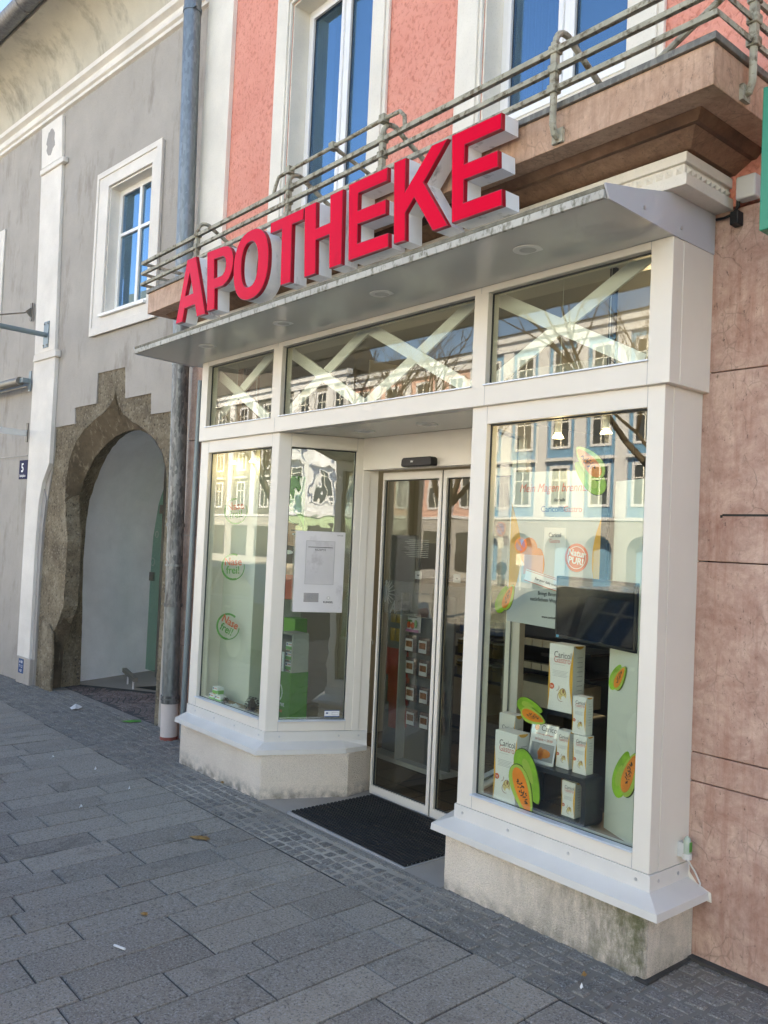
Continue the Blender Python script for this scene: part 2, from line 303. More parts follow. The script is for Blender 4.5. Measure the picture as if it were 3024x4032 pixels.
class MB:
    def __init__(s): s.v = []; s.f = []; s.t = []
    def quad(s, a, b, c, d, tone=None):
        n = len(s.v); s.v += [Vector(p) for p in (a, b, c, d)]; s.f.append((n, n+1, n+2, n+3)); s.t.append(tone)
        return s
    def poly(s, pts):
        n = len(s.v); s.v += [Vector(p) for p in pts]; s.f.append(tuple(range(n, n+len(pts)))); s.t.append(None); return s
    def box(s, u0, u1, w0, w1, z0, z1, F=ID):
        n = len(s.v)
        s.v += [F(u, w, z) for z in (z0, z1) for w in (w0, w1) for u in (u0, u1)]
        for q in ((0, 1, 3, 2), (4, 6, 7, 5), (0, 4, 5, 1), (2, 3, 7, 6), (0, 2, 6, 4), (1, 5, 7, 3)):
            s.f.append(tuple(n+i for i in q)); s.t.append(None)
        return s
    def prism(s, pts, w0, w1, F=ID, holes=()):
        """outline in (u, z) pulled from w0 to w1"""
        loops = [list(pts)] + [list(h) for h in holes]
        allp = [p for l in loops for p in l]
        tris = tessellate_polygon([[Vector((p[0], p[1], 0)) for p in l] for l in loops])
        n = len(s.v); k = len(allp)
        s.v += [F(p[0], w0, p[1]) for p in allp] + [F(p[0], w1, p[1]) for p in allp]
        for a, b, c in tris:
            s.f.append((n+a, n+b, n+c)); s.f.append((n+k+c, n+k+b, n+k+a)); s.t += [None, None]
        o = 0
        for l in loops:
            m = len(l)
            for i in range(m):
                j = (i+1) % m; s.f.append((n+o+i, n+o+j, n+k+o+j, n+k+o+i)); s.t.append(None)
            o += m
        return s
    def loft(s, prof, path_frames, closed=False):
        """rows of points joined"""
        rows = path_frames; n = len(s.v); k = len(rows[0])
        for r in rows: s.v += [Vector(p) for p in r]
        for i in range(len(rows)-1):
            for j in range(k if closed else k-1):
                a = n+i*k+j; b = n+i*k+(j+1) % k; s.f.append((a, b, b+k, a+k)); s.t.append(None)
        return s
    def tube(s, pts, r, seg=12, cap=True, square=False):
        pts = [Vector(p) for p in pts]; rr = r if isinstance(r, (list, tuple)) else [r]*len(pts)
        if square: seg = 4
        rows = []; up = None
        for i, p in enumerate(pts):
            d = (pts[min(i+1, len(pts)-1)] - pts[max(i-1, 0)]).normalized()
            if up is None:
                up = Vector((0, 0, 1)) if abs(d.z) < .9 else Vector((0, 1, 0))
            a = d.cross(up).normalized(); b = a.cross(d).normalized(); up = b
            off = math.pi/4 if square else 0; q = rr[i]*(1.4142 if square else 1)
            rows.append([p + a*math.cos(off+2*math.pi*k/seg)*q + b*math.sin(off+2*math.pi*k/seg)*q for k in range(seg)])
        n = len(s.v); s.loft(None, rows, True)
        if cap:
            s.f.append(tuple(n+i for i in range(seg))); s.t.append(None)
            m = n+(len(rows)-1)*seg; s.f.append(tuple(m+i for i in range(seg))[::-1]); s.t.append(None)
        return s
    def disc(s, c, nrm, r, h, seg=20, r2=None):
        c = Vector(c); nrm = Vector(nrm).normalized(); return s.tube([c, c+nrm*h], [r, r2 or r], seg)
    def ball(s, c, r, seg=10, sc=(1, 1, 1)):
        c = Vector(c); rows = []
        for i in range(seg+1):
            a = math.pi*i/seg; a = min(max(a, .02), math.pi-.02)
            rows.append([c+Vector((math.sin(a)*math.cos(t)*r*sc[0], math.sin(a)*math.sin(t)*r*sc[1], math.cos(a)*r*sc[2])) for t in [2*math.pi*k/(seg*2) for k in range(seg*2)]])
        return s.loft(None, rows, True)
    def build(s, name, mat, parent=None, bevel=0, smooth=False, recalc=True):
        off = Vector(parent.get('_o', (0, 0, 0))) if parent is not None else Vector((0, 0, 0))
        me = bpy.data.meshes.new(name); me.from_pydata([tuple(p-off) for p in s.v], [], s.f)
        if any(t is not None for t in s.t):
            at = me.attributes.new('tone', 'FLOAT', 'FACE')
            for i, t in enumerate(s.t): at.data[i].value = t if t is not None else .5
        if recalc:
            bm = bmesh.new(); bm.from_mesh(me)
            bmesh.ops.recalc_face_normals(bm, faces=bm.faces); bm.to_mesh(me); bm.free()
        me.materials.append(mat)
        if smooth:
            me.polygons.foreach_set('use_smooth', [True]*len(me.polygons))
            try: me.set_sharp_from_angle(angle=R(40))
            except Exception: pass
        o = bpy.data.objects.new(name, me); COL.objects.link(o)
        if parent is not None:
            o.parent = parent; o['_o'] = tuple(off)
        else: o['_o'] = (0, 0, 0)
        if bevel:
            b = o.modifiers.new('bevel', 'BEVEL'); b.width = bevel; b.segments = 2; b.limit_method = 'ANGLE'; b.angle_limit = R(40)
        return o

def thing(name, label, cat, loc=(0, 0, 0), group=None):
    o = bpy.data.objects.new(name, None); COL.objects.link(o); o.location = loc; o.empty_display_size = .1
    o['label'] = label; o['category'] = cat; o['_o'] = tuple(loc)
    if group: o['group'] = group
    return o
def tag(o, label, cat, group=None):
    o['label'] = label; o['category'] = cat
    if group: o['group'] = group
    return o
def struct(o): o['kind'] = 'structure'; return o
def dup(o, loc, label=None, parent=None):
    c = o.copy(); COL.objects.link(c); c.parent = parent
    if parent is None: c.location = loc
    if label: c['label'] = label
    for ch in list(o.children): dup(ch, None, None, c)
    return c

DG = None
def text(s, size, mat, F, u, z, w=0.0, parent=None, name='lettering', align='LEFT', shear=0, rot=0, ext=.0006, sx=1.0, bold=0):
    cu = bpy.data.curves.new('t', 'FONT'); cu.body = s; cu.size = size; cu.align_x = align; cu.shear = shear
    cu.extrude = ext; cu.offset = bold; cu.resolution_u = 3; cu.space_line = .85
    ob = bpy.data.objects.new('t', cu); COL.objects.link(ob)
    dg = bpy.context.evaluated_depsgraph_get(); dg.update()
    me = bpy.data.meshes.new_from_object(ob.evaluated_get(dg)); bpy.data.objects.remove(ob)
    off = Vector(parent['_o']) if parent is not None else Vector((0, 0, 0))
    cr, sr = math.cos(rot), math.sin(rot)
    for v in me.vertices:
        x, y = v.co.x*sx, v.co.y
        v.co = F(u + x*cr - y*sr, w + v.co.z, z + x*sr + y*cr) - off
    me.name = name; me.materials.clear(); me.materials.append(mat)
    o = bpy.data.objects.new(name, me); COL.objects.link(o)
    if parent is not None: o.parent = parent; o['_o'] = tuple(off)
    return o
def join_text(items, name, mat, parent):
    """several text runs of one colour as one part"""
    V, Fc = [], []
    obs = [text(*a, mat, *b, parent=parent, **k) for a, b, k in items]
    for o in obs:
        n = len(V); V += [tuple(v.co) for v in o.data.vertices]; Fc += [tuple(n+i for i in p.vertices) for p in o.data.polygons]
        bpy.data.objects.remove(o)
    me = bpy.data.meshes.new(name); me.from_pydata(V, [], Fc); me.materials.append(mat)
    o = bpy.data.objects.new(name, me); COL.objects.link(o)
    if parent is not None: o.parent = parent; o['_o'] = parent['_o']
    return o
def rect(u0, u1, z0, z1): return [(u0, z0), (u1, z0), (u1, z1), (u0, z1)]
def ell(cu, cz, ru, rz, n=20, a0=0, a1=2*math.pi): return [(cu+ru*math.cos(a0+(a1-a0)*i/n), cz+rz*math.sin(a0+(a1-a0)*i/n)) for i in range(n)]
def ring(mb, F, cu, cz, r0, r1, w0, w1, a0=0, a1=360, n=36):
    A = [R(a0+(a1-a0)*i/n) for i in range(n+1)]
    pts = [(cu+r1*math.cos(a), cz+r1*math.sin(a)) for a in A] + [(cu+r0*math.cos(a), cz+r0*math.sin(a)) for a in A[::-1]]
    return mb.prism(pts, w0, w1, F)
def gz(x): return .0115*(x-3)

# ================================================================ GROUND
mb = MB(); mb.quad((-400, -400, gz(-400)-.13), (400, -400, gz(400)-.13), (400, 400, gz(400)-.13), (-400, 400, gz(-400)-.13))
struct(mb.build('ground', M_SQUARE))
mb = MB(); mb.quad((-60, -9.5, gz(-60)-.122), (60, -9.5, gz(60)-.122), (60, -2.9, gz(60)-.122), (-60, -2.9, gz(-60)-.122))
struct(mb.build('street', M_ASPH))
mb = MB()
x = -30.0
while x < 14:
    L = random.uniform(.7, 1.1); a, b = x+.004, x+L-.004
    mb.v += []; n = len(mb.v)
    mb.v += [Vector(p) for p in ((a, -2.9, gz(a)-.13), (b, -2.9, gz(b)-.13), (b, -2.76, gz(b)-.13), (a, -2.76, gz(a)-.13), (a, -2.89, gz(a)), (b, -2.89, gz(b)), (b, -2.76, gz(b)), (a, -2.76, gz(a)))]
    for q in ((0, 1, 5, 4), (1, 2, 6, 5), (2, 3, 7, 6), (3, 0, 4, 7), (4, 5, 6, 7)): mb.f.append(tuple(n+i for i in q)); mb.t.append(random.random())
    x += L
struct(mb.build('kerb', M_SLAB))
# base sheets below the stones (the joints)
def sheet(x0, x1, y0, y1, dz, nm, mat, pts=None):
    mb = MB(); pts = pts or [(x0, y0), (x1, y0), (x1, y1), (x0, y1)]
    mb.poly([(a, b, gz(a)+dz) for a, b in pts]); return struct(mb.build(nm, mat))
sheet(-30, 14, -2.77, -.412, -.007, 'pavement_bed', M_JOINT)
sheet(-30, 14, -.412, 1.7, -.004, 'cobble_bed', M_JOINTS)

def stone(mb, P, h, top, tone, ins=.004):
    """one paving stone: P = 4 plan points counter-clockwise"""
    c = sum((Vector((p[0], p[1])) for p in P), Vector((0, 0)))/len(P)
    n = len(mb.v); k = len(P)
    tilt = (random.uniform(-1, 1)*h, random.uniform(-1, 1)*h)
    for p in P: mb.v.append(Vector((p[0], p[1], gz(p[0])-.012)))
    for p in P: mb.v.append(Vector((p[0], p[1], gz(p[0])+top-.004)))
    for p in P:
        q = Vector((p[0], p[1])); d = (c-q); d = q + d.normalized()*ins*1.3
        mb.v.append(Vector((d.x, d.y, gz(p[0])+top+(q-c).x*tilt[0]+(q-c).y*tilt[1])))
    for i in range(k):
        j = (i+1) % k
        mb.f.append((n+i, n+j, n+k+j, n+k+i)); mb.f.append((n+k+i, n+k+j, n+2*k+j, n+2*k+i)); mb.t += [tone, tone]
    mb.f.append(tuple(n+2*k+i for i in range(k))); mb.t.append(tone)

mb = MB(); xr = -12.0
while xr < 8.6:
    wd = random.choice((.185, .2, .2, .215)); y = -2.76 - random.uniform(0, .5)
    while y < -.425:
        L = random.uniform(.34, .62); y2 = y+L
        if y2 > -.425 or -.425-y2 < .14: y2 = -.419 + random.uniform(-.006, .004)
        ya = max(y, -2.755); g = .0036; j = lambda: random.uniform(-.0015, .0015)
        if y2 - ya > .05:
            sh = lambda yy: -(yy+.42)*.045
            P = [(xr+g+sh(ya)+j(), ya+g), (xr+wd-g+sh(ya)+j(), ya+g+j()), (xr+wd-g+sh(y2)+j(), y2-g), (xr+g+sh(y2)+j(), y2-g+j())]
            stone(mb, P, .006, random.uniform(-.0012, .0012), random.random(), .003)
        y = y2
    xr += wd
struct(mb.build('pavement', M_SLAB, recalc=False))

def sett_band(name, x0, x1, y0, y1, mat, sx, sy, gap, skip=None, wav=0.0):
    mb = MB(); rows = max(1, round((y1-y0)/sy)); sy = (y1-y0)/rows
    for r in range(rows):
        x = x0 + random.uniform(0, .006) + (r % 2)*sx*.12
        while x < x1:
            L = sx*(random.uniform(.9, 1.12) if 0 < x < 3.1 else random.uniform(.85, 1.5)); ya = y0+r*sy; yb = ya+sy; g = gap/2
            j = lambda: random.uniform(-gap*.45, gap*.45)
            if not (skip and skip(x+L/2, ya+sy/2)):
                o = wav*math.sin(x*1.7+r)
                P = [(x+g+j(), ya+g+j()+o), (x+L-g+j(), ya+g+j()+o), (x+L-g+j(), yb-g+j()+o), (x+g+j(), yb-g+j()+o)]
                stone(mb, P, .03, random.uniform(-.002, .002), random.random(), .005)
            x += L
    return struct(mb.build(name, mat, recalc=False))
def inside_shop(x, y):
    if y > .24 and -3.2 < x < -.35: return True
    if y > .30: return True
    if x > -.36 and y > .27 + .0: return True
    if .43 < x < 1.5 and y > -.04: return True
    if 1.5 <= x < 3.14 and y > -.115: return True
    if 3.14 <= x < 4.2 and y > -.04: return True
    return False
sett_band('cobble_strip', -12, 8.5, -.415, .33, M_SETT, .074, .0705, .016, inside_shop)
sheet(-3.4, -.36, .245, 1.6, -.0025, 'gateway_bed', M_JOINT)
# edge stones across the gateway
mb = MB(); x = -3.2
while x < -.4:
    L = random.uniform(.16, .3); stone(mb, [(x+.004, .245), (x+L-.004, .245), (x+L-.004, .33), (x+.004, .33)], .01, .001, random.random()*.5+.5); x += L
struct(mb.build('gateway_edge_stones', M_SETT, recalc=False))
mb = MB(); p = .62
for r in range(0, 24):
    x = -3.3
    while x < -.3:
        L = .085*random.uniform(.8, 1.25); f = lambda xx: .16*abs(math.sin(math.pi*xx/p))
        yb = .20+r*.06
        P = [(x+.004, yb+f(x+.004)), (x+L-.004, yb+f(x+L-.004)), (x+L-.004, yb+.052+f(x+L-.004)), (x+.004, yb+.052+f(x+.004))]
        lim = .50 + (x+3.03)*.60
        if min(q[1] for q in P) > .335 and max(q[1] for q in P) < max(.45, min(1.6, lim)):
            stone(mb, P, .02, random.uniform(-.002, .002), random.random(), .004)
        x += L
struct(mb.build('gateway_cobbles', M_SETTR, recalc=False))
# concrete threshold in the gateway and around the door mat
mb = MB(); mb.poly([(a, b, gz(a)+.004) for a, b in ((-3.35, .46), (-3.03, .50), (-2.5, .83), (-2.1, 1.06), (-1.4, 1.5), (-1.0, 2.4), (-4, 2.4))])
struct(mb.build('gateway_threshold', M_CONC))
mb = MB(); mb.poly([(a, b, gz(a)+.003) for a, b in ((1.53, -.075), (3.14, -.085), (3.14, .64), (1.60, .64))])
struct(mb.build('entry_threshold', M_CONC))
mb = MB(); x = 1.2
while x < 3.5:
    L = random.uniform(.25, .5); stone(mb, [(x+.002, -.118), (x+L-.002, -.118), (x+L-.002, -.082), (x+.002, -.082)], .004, .002, .8+random.random()*.2, .002); x += L
struct(mb.build('entry_edge_strip', M_SETT, recalc=False))

t = thing('door_mat', 'black ribbed entrance mat let into the floor before the glass doors', 'door mat', (2.36, .25, gz(2.36)))
mb = MB(); mb.box(1.858, 2.866, -.062, .565, gz(2.36)-.004, gz(2.36)+.012); mb.build('mat_tray', M_BLKBOX, t)
mb = MB(); n = 22
for i in range(n):
    y = -.055 + i*(.613/n); mb.box(1.866, 2.858, y+.002, y+.018, gz(2.36)+.005, gz(2.36)+.020)
mb.build('rib', M_MATR, t)
mb = MB()
for i in range(n): y = -.055 + i*(.613/n); mb.box(1.866, 2.858, y+.0195, y+.0225, gz(2.36)+.005, gz(2.36)+.017)
mb.build('metal_strip', M_MATS, t)
mb = MB(); mb.box(1.85, 2.874, -.072, -.062, gz(2.36)-.002, gz(2.36)+.014); mb.box(2.866, 2.874, -.062, .565, gz(2.36)-.002, gz(2.36)+.013); mb.box(1.85, 1.858, -.062, .565, gz(2.36)-.002, gz(2.36)+.013); mb.build('mat_frame', M_GREYTXT, t)

# ================================================================ PHARMACY BUILDING (town house)
B = thing('town_house', 'salmon pink town house with brown stone ground floor and balcony above the pharmacy', 'building', (4, .27, 0))
W0 = .27
# roughcast walls and openings
mb = MB()
mb.prism([(-.30, 3.0), (9, 3.0), (9, 10), (-.30, 10)], -W0, -W0-.25, FF, holes=[rect(.955, 1.89, 3.80, 5.37), rect(2.845, 3.76, 3.80, 5.37), rect(5.0, 5.95, 3.80, 5.37), rect(.955, 1.89, 7.0, 8.6), rect(2.845, 3.76, 7.0, 8.6), rect(5.0, 5.95, 7.0, 8.6)])
mb.build('plaster_wall', M_PINK, B)
mb = MB(); mb.box(8.75, 9, .53, 8, 0, 10); mb.box(-.3, 9, 8, 8.25, 0, 10); mb.box(-.3, -.05, .53, 8, 0, 10); mb.build('side_and_rear_wall', M_LIS, B)
mb = MB(); mb.box(-.5, 9.2, -.25, 8.5, 10.0, 10.25); mb.build('eaves_cornice', M_LIS, B)
mb = MB(); mb.prism([(-.25, 10.26), (8.5, 10.26), (4.1, 13.2)], -.5, 9.2, Fr((0, 0, 0), (0, 1, 0), (1, 0, 0))); mb.build('roof', M_BALC2, B)
# white pilaster strip at the left edge, bluish return towards the old house
mb = MB(); mb.box(-.285, .135, W0-.035, W0-.001, 3.0, 9.9); mb.build('corner_pilaster', M_LIS, B)
# stone cladding slabs of the ground floor
rows = [(-.06, .697), (.701, .811), (.815, 1.574), (1.578, 2.336), (2.340, 2.99)]
for z0, z1 in rows:
    for a, b in ((-.305, .435), (4.165, 4.93), (4.934, 5.9), (5.904, 8.99)):
        mb = MB(); mb.box(a, b, W0, W0+.05, z0, z1); mb.build('stone_slab', M_STONE, B, bevel=.004)
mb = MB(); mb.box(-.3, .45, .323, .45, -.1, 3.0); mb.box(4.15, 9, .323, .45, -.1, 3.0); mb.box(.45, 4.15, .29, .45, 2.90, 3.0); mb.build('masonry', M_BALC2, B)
mb = MB(); mb.box(4.275, 4.62, W0-.0008, W0+.01, 1.758, 1.767); mb.box(4.266, 4.276, W0-.0008, W0+.01, 1.752, 1.763); mb.build('iron_slot', M_BLACK, B)
# window surrounds
def up_window(x0, x1, sl, sr, z0=3.80, z1=5.37, hang=True, dark_backing=.55):
    mb = MB(); xa, xb = x0-sl, x1+sr; zb = 3.55 if hang else z0-.2; zt = z1+.22
    mb.prism(rect(xa, xb, zb, zt), -W0+.022, -W0+.001, FF, holes=[rect(x0, x1, z0, z1)])
    s = mb.build('window_surround', M_LIS, B, bevel=.004)
    mb = MB(); mb.prism(rect(xa+.03, xb-.03, zb, zt-.03), -W0+.034, -W0+.0225, FF, holes=[rect(x0-.02, x1+.02, z0-.1, z1+.02)])
    mb.build('moulding', M_LIS, s, bevel=.005)
    mb = MB(); mb.prism(rect(x0, x1, z0, z1), -W0-.002, -W0-.15, FF, holes=[rect(x0+.012, x1-.012, z0+.012, z1-.012)]); mb.build('reveal', M_LIS, s)
    yf = W0+.13
    f = MB(); xm = (x0+x1)/2
    f.prism(rect(x0+.012, x1-.012, z0+.012, z1-.012), -yf, -yf-.06, FF, holes=[rect(x0+.052, xm-.022, z0+.09, z1-.055), rect(xm+.022, x1-.052, z0+.09, z1-.055)])
    wf = f.build('window', M_WFRAME, B, bevel=.004)
    for a, b in ((x0+.052, xm-.022), (xm+.022, x1-.052)):
        f = MB(); f.prism(rect(a+.001, b-.001, z0+.091, z1-.056), -yf+.012, -yf-.03, FF, holes=[rect(a+.03, b-.03, z0+.125, z1-.088)]); f.build('sash', M_WFRAME, wf, bevel=.004)
        f = MB(); f.prism(rect(a+.028, b-.028, z0+.123, z1-.086), -yf-.012, -yf-.017, FF); f.build('pane', G_UP, wf)
        f = MB(); f.prism(rect(a+.024, b-.024, z0+.119, z1-.082), -yf-.006, -yf-.0105, FF, holes=[rect(a+.033, b-.033, z0+.128, z1-.091)]); f.build('gasket', M_GASKET, wf)
    f = MB(); f.box(x0+.0, x1+.0, W0-.028, yf-.002, z0-.035, z0+.006); f.build('sill', M_WHITEP, s, bevel=.004)
    f = MB(); f.box(x0, x1, yf+.07, yf+.09, z0, z1); c = f.build('dark_backing', M_INTD, wf)  # flat dark sheet, the unlit room behind the panes put into its colour
    f = MB(); n = 9; rows = []
    for zz in (z0+.05, z1-.05): rows.append([Vector((x0+.05+(x1-x0)*dark_backing*i/60, yf+.045+.006*math.sin(i*.9), zz)) for i in range(61)])
    f.loft(None, rows); f.build('net_curtain', M_CURT, wf, smooth=True)
M_CURT = paint('net_curtain_blue', (.10, .12, .15), .8)
up_window(.955, 1.89, .185, .165, dark_backing=.25)
up_window(2.845, 3.76, .19, .19, dark_backing=.42)
up_window(5.0, 5.95, .19, .19)
for xx in (.955, 2.845, 5.0): up_window(xx, xx+.93, .18, .18, 7.0, 8.6, False)
# ---- balcony slab: fascia, soffit steps, raking corbel, cap sheet
bl, br_, bf = .057, 4.5, -.30
mb = MB(); mb.box(bl, br_, bf, W0, 3.195, 3.345); fa = mb.build('balcony_slab', M_BALC, B, bevel=.003)
mb = MB(); mb.box(bl-.012, br_+.012, bf-.014, W0, 3.3455, 3.372); mb.build('cap_sheet', M_CAPM, fa, bevel=.003)
def skirt(mb, x0a, x1a, ya, za, x0b, x1b, yb, zb):
    """raking band round three sides from upper ring a to lower ring b"""
    A = [(x0a, W0, za), (x0a, ya, za), (x1a, ya, za), (x1a, W0, za)]; Bq = [(x0b, W0, zb), (x0b, yb, zb), (x1b, yb, zb), (x1b, W0, zb)]
    for i in range(3): mb.quad(A[i], A[i+1], Bq[i+1], Bq[i])
    mb.poly([A[0], A[1], A[2], A[3]]); mb.poly([Bq[3], Bq[2], Bq[1], Bq[0]]); mb.quad(A[3], A[0], Bq[0], Bq[3])
    return mb
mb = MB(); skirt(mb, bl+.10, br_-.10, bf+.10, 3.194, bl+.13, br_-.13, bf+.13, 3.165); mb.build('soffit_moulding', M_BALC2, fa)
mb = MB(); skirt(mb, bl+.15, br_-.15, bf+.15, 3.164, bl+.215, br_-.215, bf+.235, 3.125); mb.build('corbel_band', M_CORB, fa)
# ---- ornamental white cornice below
cx1, cy0 = 4.275, -.078
mb = MB(); mb.box(.30, cx1, cy0, W0, 3.075, 3.115); mb.box(.30, cx1-.012, cy0+.012, W0, 3.03, 3.0745)
mb.box(.29, cx1+.006, cy0-.006, W0, 2.985, 3.0295); cn = mb.build('ornamental_cornice', M_LIS, B, bevel=.003)
mb = MB()
def pyr(mb, c, a, b, nrm, s, h):
    c, a, b, nrm = Vector(c), Vector(a), Vector(b), Vector(nrm); p = [c+a*s+b*s, c-a*s+b*s, c-a*s-b*s, c+a*s-b*s]
    for i in range(4): mb.poly([p[i], p[(i+1) % 4], c+nrm*h])
for i in range(90):
    x = 4.24 - i*.043
    if x > .32: pyr(mb, (x, cy0+.0115, 3.052), (1, 0, 0), (0, 0, 1), (0, -1, 0), .015, .012)
for i in range(9):
    pyr(mb, (cx1-.0115, cy0+.04+i*.036, 3.052), (0, 1, 0), (0, 0, 1), (1, 0, 0), .014, .013)
d = mb.build('dentil_row', M_LIS, cn); d['kind'] = 'stuff'

# ================================================================ BALCONY RAILING
RL = thing('balcony_railing', 'flaking grey metal railing of three rails round the balcony edge', 'railing', (2.3, -.34, 3.37))
yr = -.345; xl, xr_ = .03, 4.535; rs = .0105
for z in (3.565, 3.488, 3.408):
    mb = MB()
    if z > 3.5: mb.tube([(xl, W0, z), (xl, yr, z), (xr_, yr, z), (xr_, W0, z)], rs*1.1, square=True)
    else: mb.tube([(xl, W0, z), (xl, yr, z), (xr_, yr, z), (xr_, W0, z)], rs, square=True)
    mb.build('rail', M_RAIL, RL, bevel=.002)
def post(x, y, dx, dy, low=3.39):
    mb = MB(); mb.box(x-.014, x+.014, y-.014, y+.014, low, 3.60) ; p_ = mb.build('post', M_RAIL, RL, bevel=.003)
    for z in (3.565, 3.488, 3.408): mb = MB(); mb.box(x-.021, x+.021, y-.021, y+.021, z-.017, z+.017); mb.build('clamp', M_RAIL, p_, bevel=.004)
    # curved strap back to the wall
    pts = []
    for i in range(9):
        a = math.pi*i/8*.78; pts.append((x+dx*(.06-.06*math.cos(a)), y+dy*(.06-.06*math.cos(a)), 3.60+.055*math.sin(a)))
    L = .40; e = pts[-1]; pts.append((e[0]+dx*L, e[1]+dy*L, 3.44))
    mb = MB(); mb.tube(pts, .013, 8); mb.build('strap', M_RAIL, RL, smooth=True)
    return p_
for x in (.883, 1.965, 2.79, 3.849): post(x, yr, 0, 1)
post(xr_, -.10, -1, 0)
for (x, y, dx, dy) in ((3.849, yr, 0, 1), (xr_, -.10, -1, 0)):
    mb = MB(); o = .035
    mb.tube([(x, y, 3.40), (x, y, 3.27), (x+dx*.012, y+dy*.012, 3.235), (x+dx*.045, y+dy*.045, 3.222)], .014, 8)
    mb.box(x-.026 if dx == 0 else x-.04, x+.026 if dx == 0 else x-.02, y-.026 if dx else bf-.016, y+.026 if dx else bf-.001, 3.205, 3.262)
    mb.build('foot_hook', M_RAIL, RL, smooth=False)
mb = MB(); mb.tube([(1.80, yr, 3.567), (1.822, yr, 3.62), (1.85, yr, 3.662), (1.97, yr, 3.668), (2.80, yr, 3.668), (2.91, yr, 3.664), (2.945, yr, 3.63), (2.952, yr, 3.567)], .0105, 8)
for x in (1.965, 2.375, 2.79): mb.box(x-.019, x+.019, yr-.019, yr+.019, 3.65, 3.687)
mb.build('flower_box_hoop', M_RAIL, RL)
mb = MB(); mb.tube([(2.375, yr, 3.667), (2.375, W0, 3.50)], .011, 8); mb.build('strap', M_RAIL, RL)

# ================================================================ SHOP FRONT
S = thing('shopfront', 'cream metal shop front with three glazed bays, lattice transoms and pebble plinth', 'shop front', (2.3, 0, 0))
ZB, ZT, GB, GT = .380, 2.257, .442, 2.172
def framed(F, u0, u1, ua, ub, name='window_frame', glassm=G_SHOP, z=(ZB, ZT, GB, GT), dep=.08, gname='pane', parent=None, w=0):
    mb = MB(); mb.prism(rect(u0, u1, z[0], z[1]), w, w-dep, F, holes=[rect(ua, ub, z[2], z[3])]); f = mb.build(name, M_FRAME, parent or S, bevel=.0025)
    mb = MB(); mb.prism(rect(ua, ub, z[2], z[3]), w-.028, w-.034, F, holes=[rect(ua+.007, ub-.007, z[2]+.007, z[3]-.007)]); mb.build('gasket', M_GASKET, f)
    mb = MB(); mb.prism(rect(ua+.001, ub-.001, z[2]+.001, z[3]-.001), w-.035, w-.041, F); mb.build(gname, glassm, f)
    mb = MB(); mb.box(ua-.004, ub+.002, w-.026, w+.012, z[2]-.001, z[2]+.0065, F); mb.build('drip_strip', M_ALU, f, bevel=.001)
    return f
framed(FF, .43, 1.4565, .5426, 1.3764)
framed(AF, .001, .60, .081, .508, glassm=G_SHOPW)
framed(FF, 3.142, 4.171, 3.2375, 4.0945)
framed(BF, .001, .56, .07, .50)
# seams in the frames (narrow grooves stand as proud hairlines)
mb = MB()
for (F, u) in ((FF, .5426), (FF, 3.2375), (FF, 4.0945), (AF, .079), (AF, .510), (FF, 1.3764)):
    mb.box(u-.0008, u+.0008, 0, .0006, ZB, GB-.002, F); mb.box(u-.0008, u+.0008, 0, .0006, GT+.002, ZT, F)
mb.build('frame_seam', M_GREYTXT, S)
# right-hand cheek and its seam
mb = MB(); mb.prism([(.081, ZB), (.285, ZB), (.285, ZT), (.081, ZT)], 4.172, 4.10, Fr((0, 0, 0), (0, 1, 0), (1, 0, 0))); mb.build('side_panel', M_FRAME, S, bevel=.002)
mb = MB(); mb.box(4.172, 4.1745, .060, .285, ZB+.001, ZT-.001); mb.build('side_panel_cover', M_FRAME, S, bevel=.001)
mb = MB(); mb.box(.430, .50, .081, .285, ZB, ZT); mb.build('side_panel', M_FRAME, S)
# upper glazed box
UZ0, UZ1 = ZT, 2.8255
mb = MB(); mb.prism(rect(.43, 4.2, UZ0, UZ1), .0225, -.055, FF, holes=[rect(.5212, 1.3765, 2.3515, 2.794), rect(1.4775, 3.146, 2.3515, 2.794), rect(3.2352, 4.103, 2.3515, 2.794)])
tf = mb.build('transom_frame', M_FRAME, S, bevel=.0025)
for a, b in ((.5212, 1.3765), (1.4775, 3.146), (3.2352, 4.103)):
    mb = MB(); mb.prism(rect(a, b, 2.3515, 2.794), -.008, -.014, FF, holes=[rect(a+.007, b-.007, 2.3585, 2.787)]); mb.build('gasket', M_GASKET, tf)
    mb = MB(); mb.prism(rect(a+.001, b-.001, 2.3525, 2.793), -.015, -.021, FF); mb.build('transom_pane', G_SHOP, tf)
    mb = MB(); mb.box(a-.006, b+.003, -.008, .033, 2.3505, 2.357, FF); mb.build('drip_strip', M_ALU, tf, bevel=.001)
mb = MB(); mb.box(4.12, 4.2, .0555, .285, UZ0, UZ1); mb.build('side_panel', M_FRAME, S, bevel=.002)
mb = MB(); mb.box(4.2, 4.2025, .050, .285, UZ0+.001, UZ1-.001); mb.build('side_panel_cover', M_FRAME, S, bevel=.001)
mb = MB()
for u in (.5212, 1.427, 3.19, 4.103): mb.box(u-.0008, u+.0008, .0225, .0231, 2.795, UZ1, FF)
for u in (1.427, 3.2352, 4.103): mb.box(u-.0008, u+.0008, .0225, .0231, UZ0, 2.349, FF)
mb.build('frame_seam', M_GREYTXT, S)
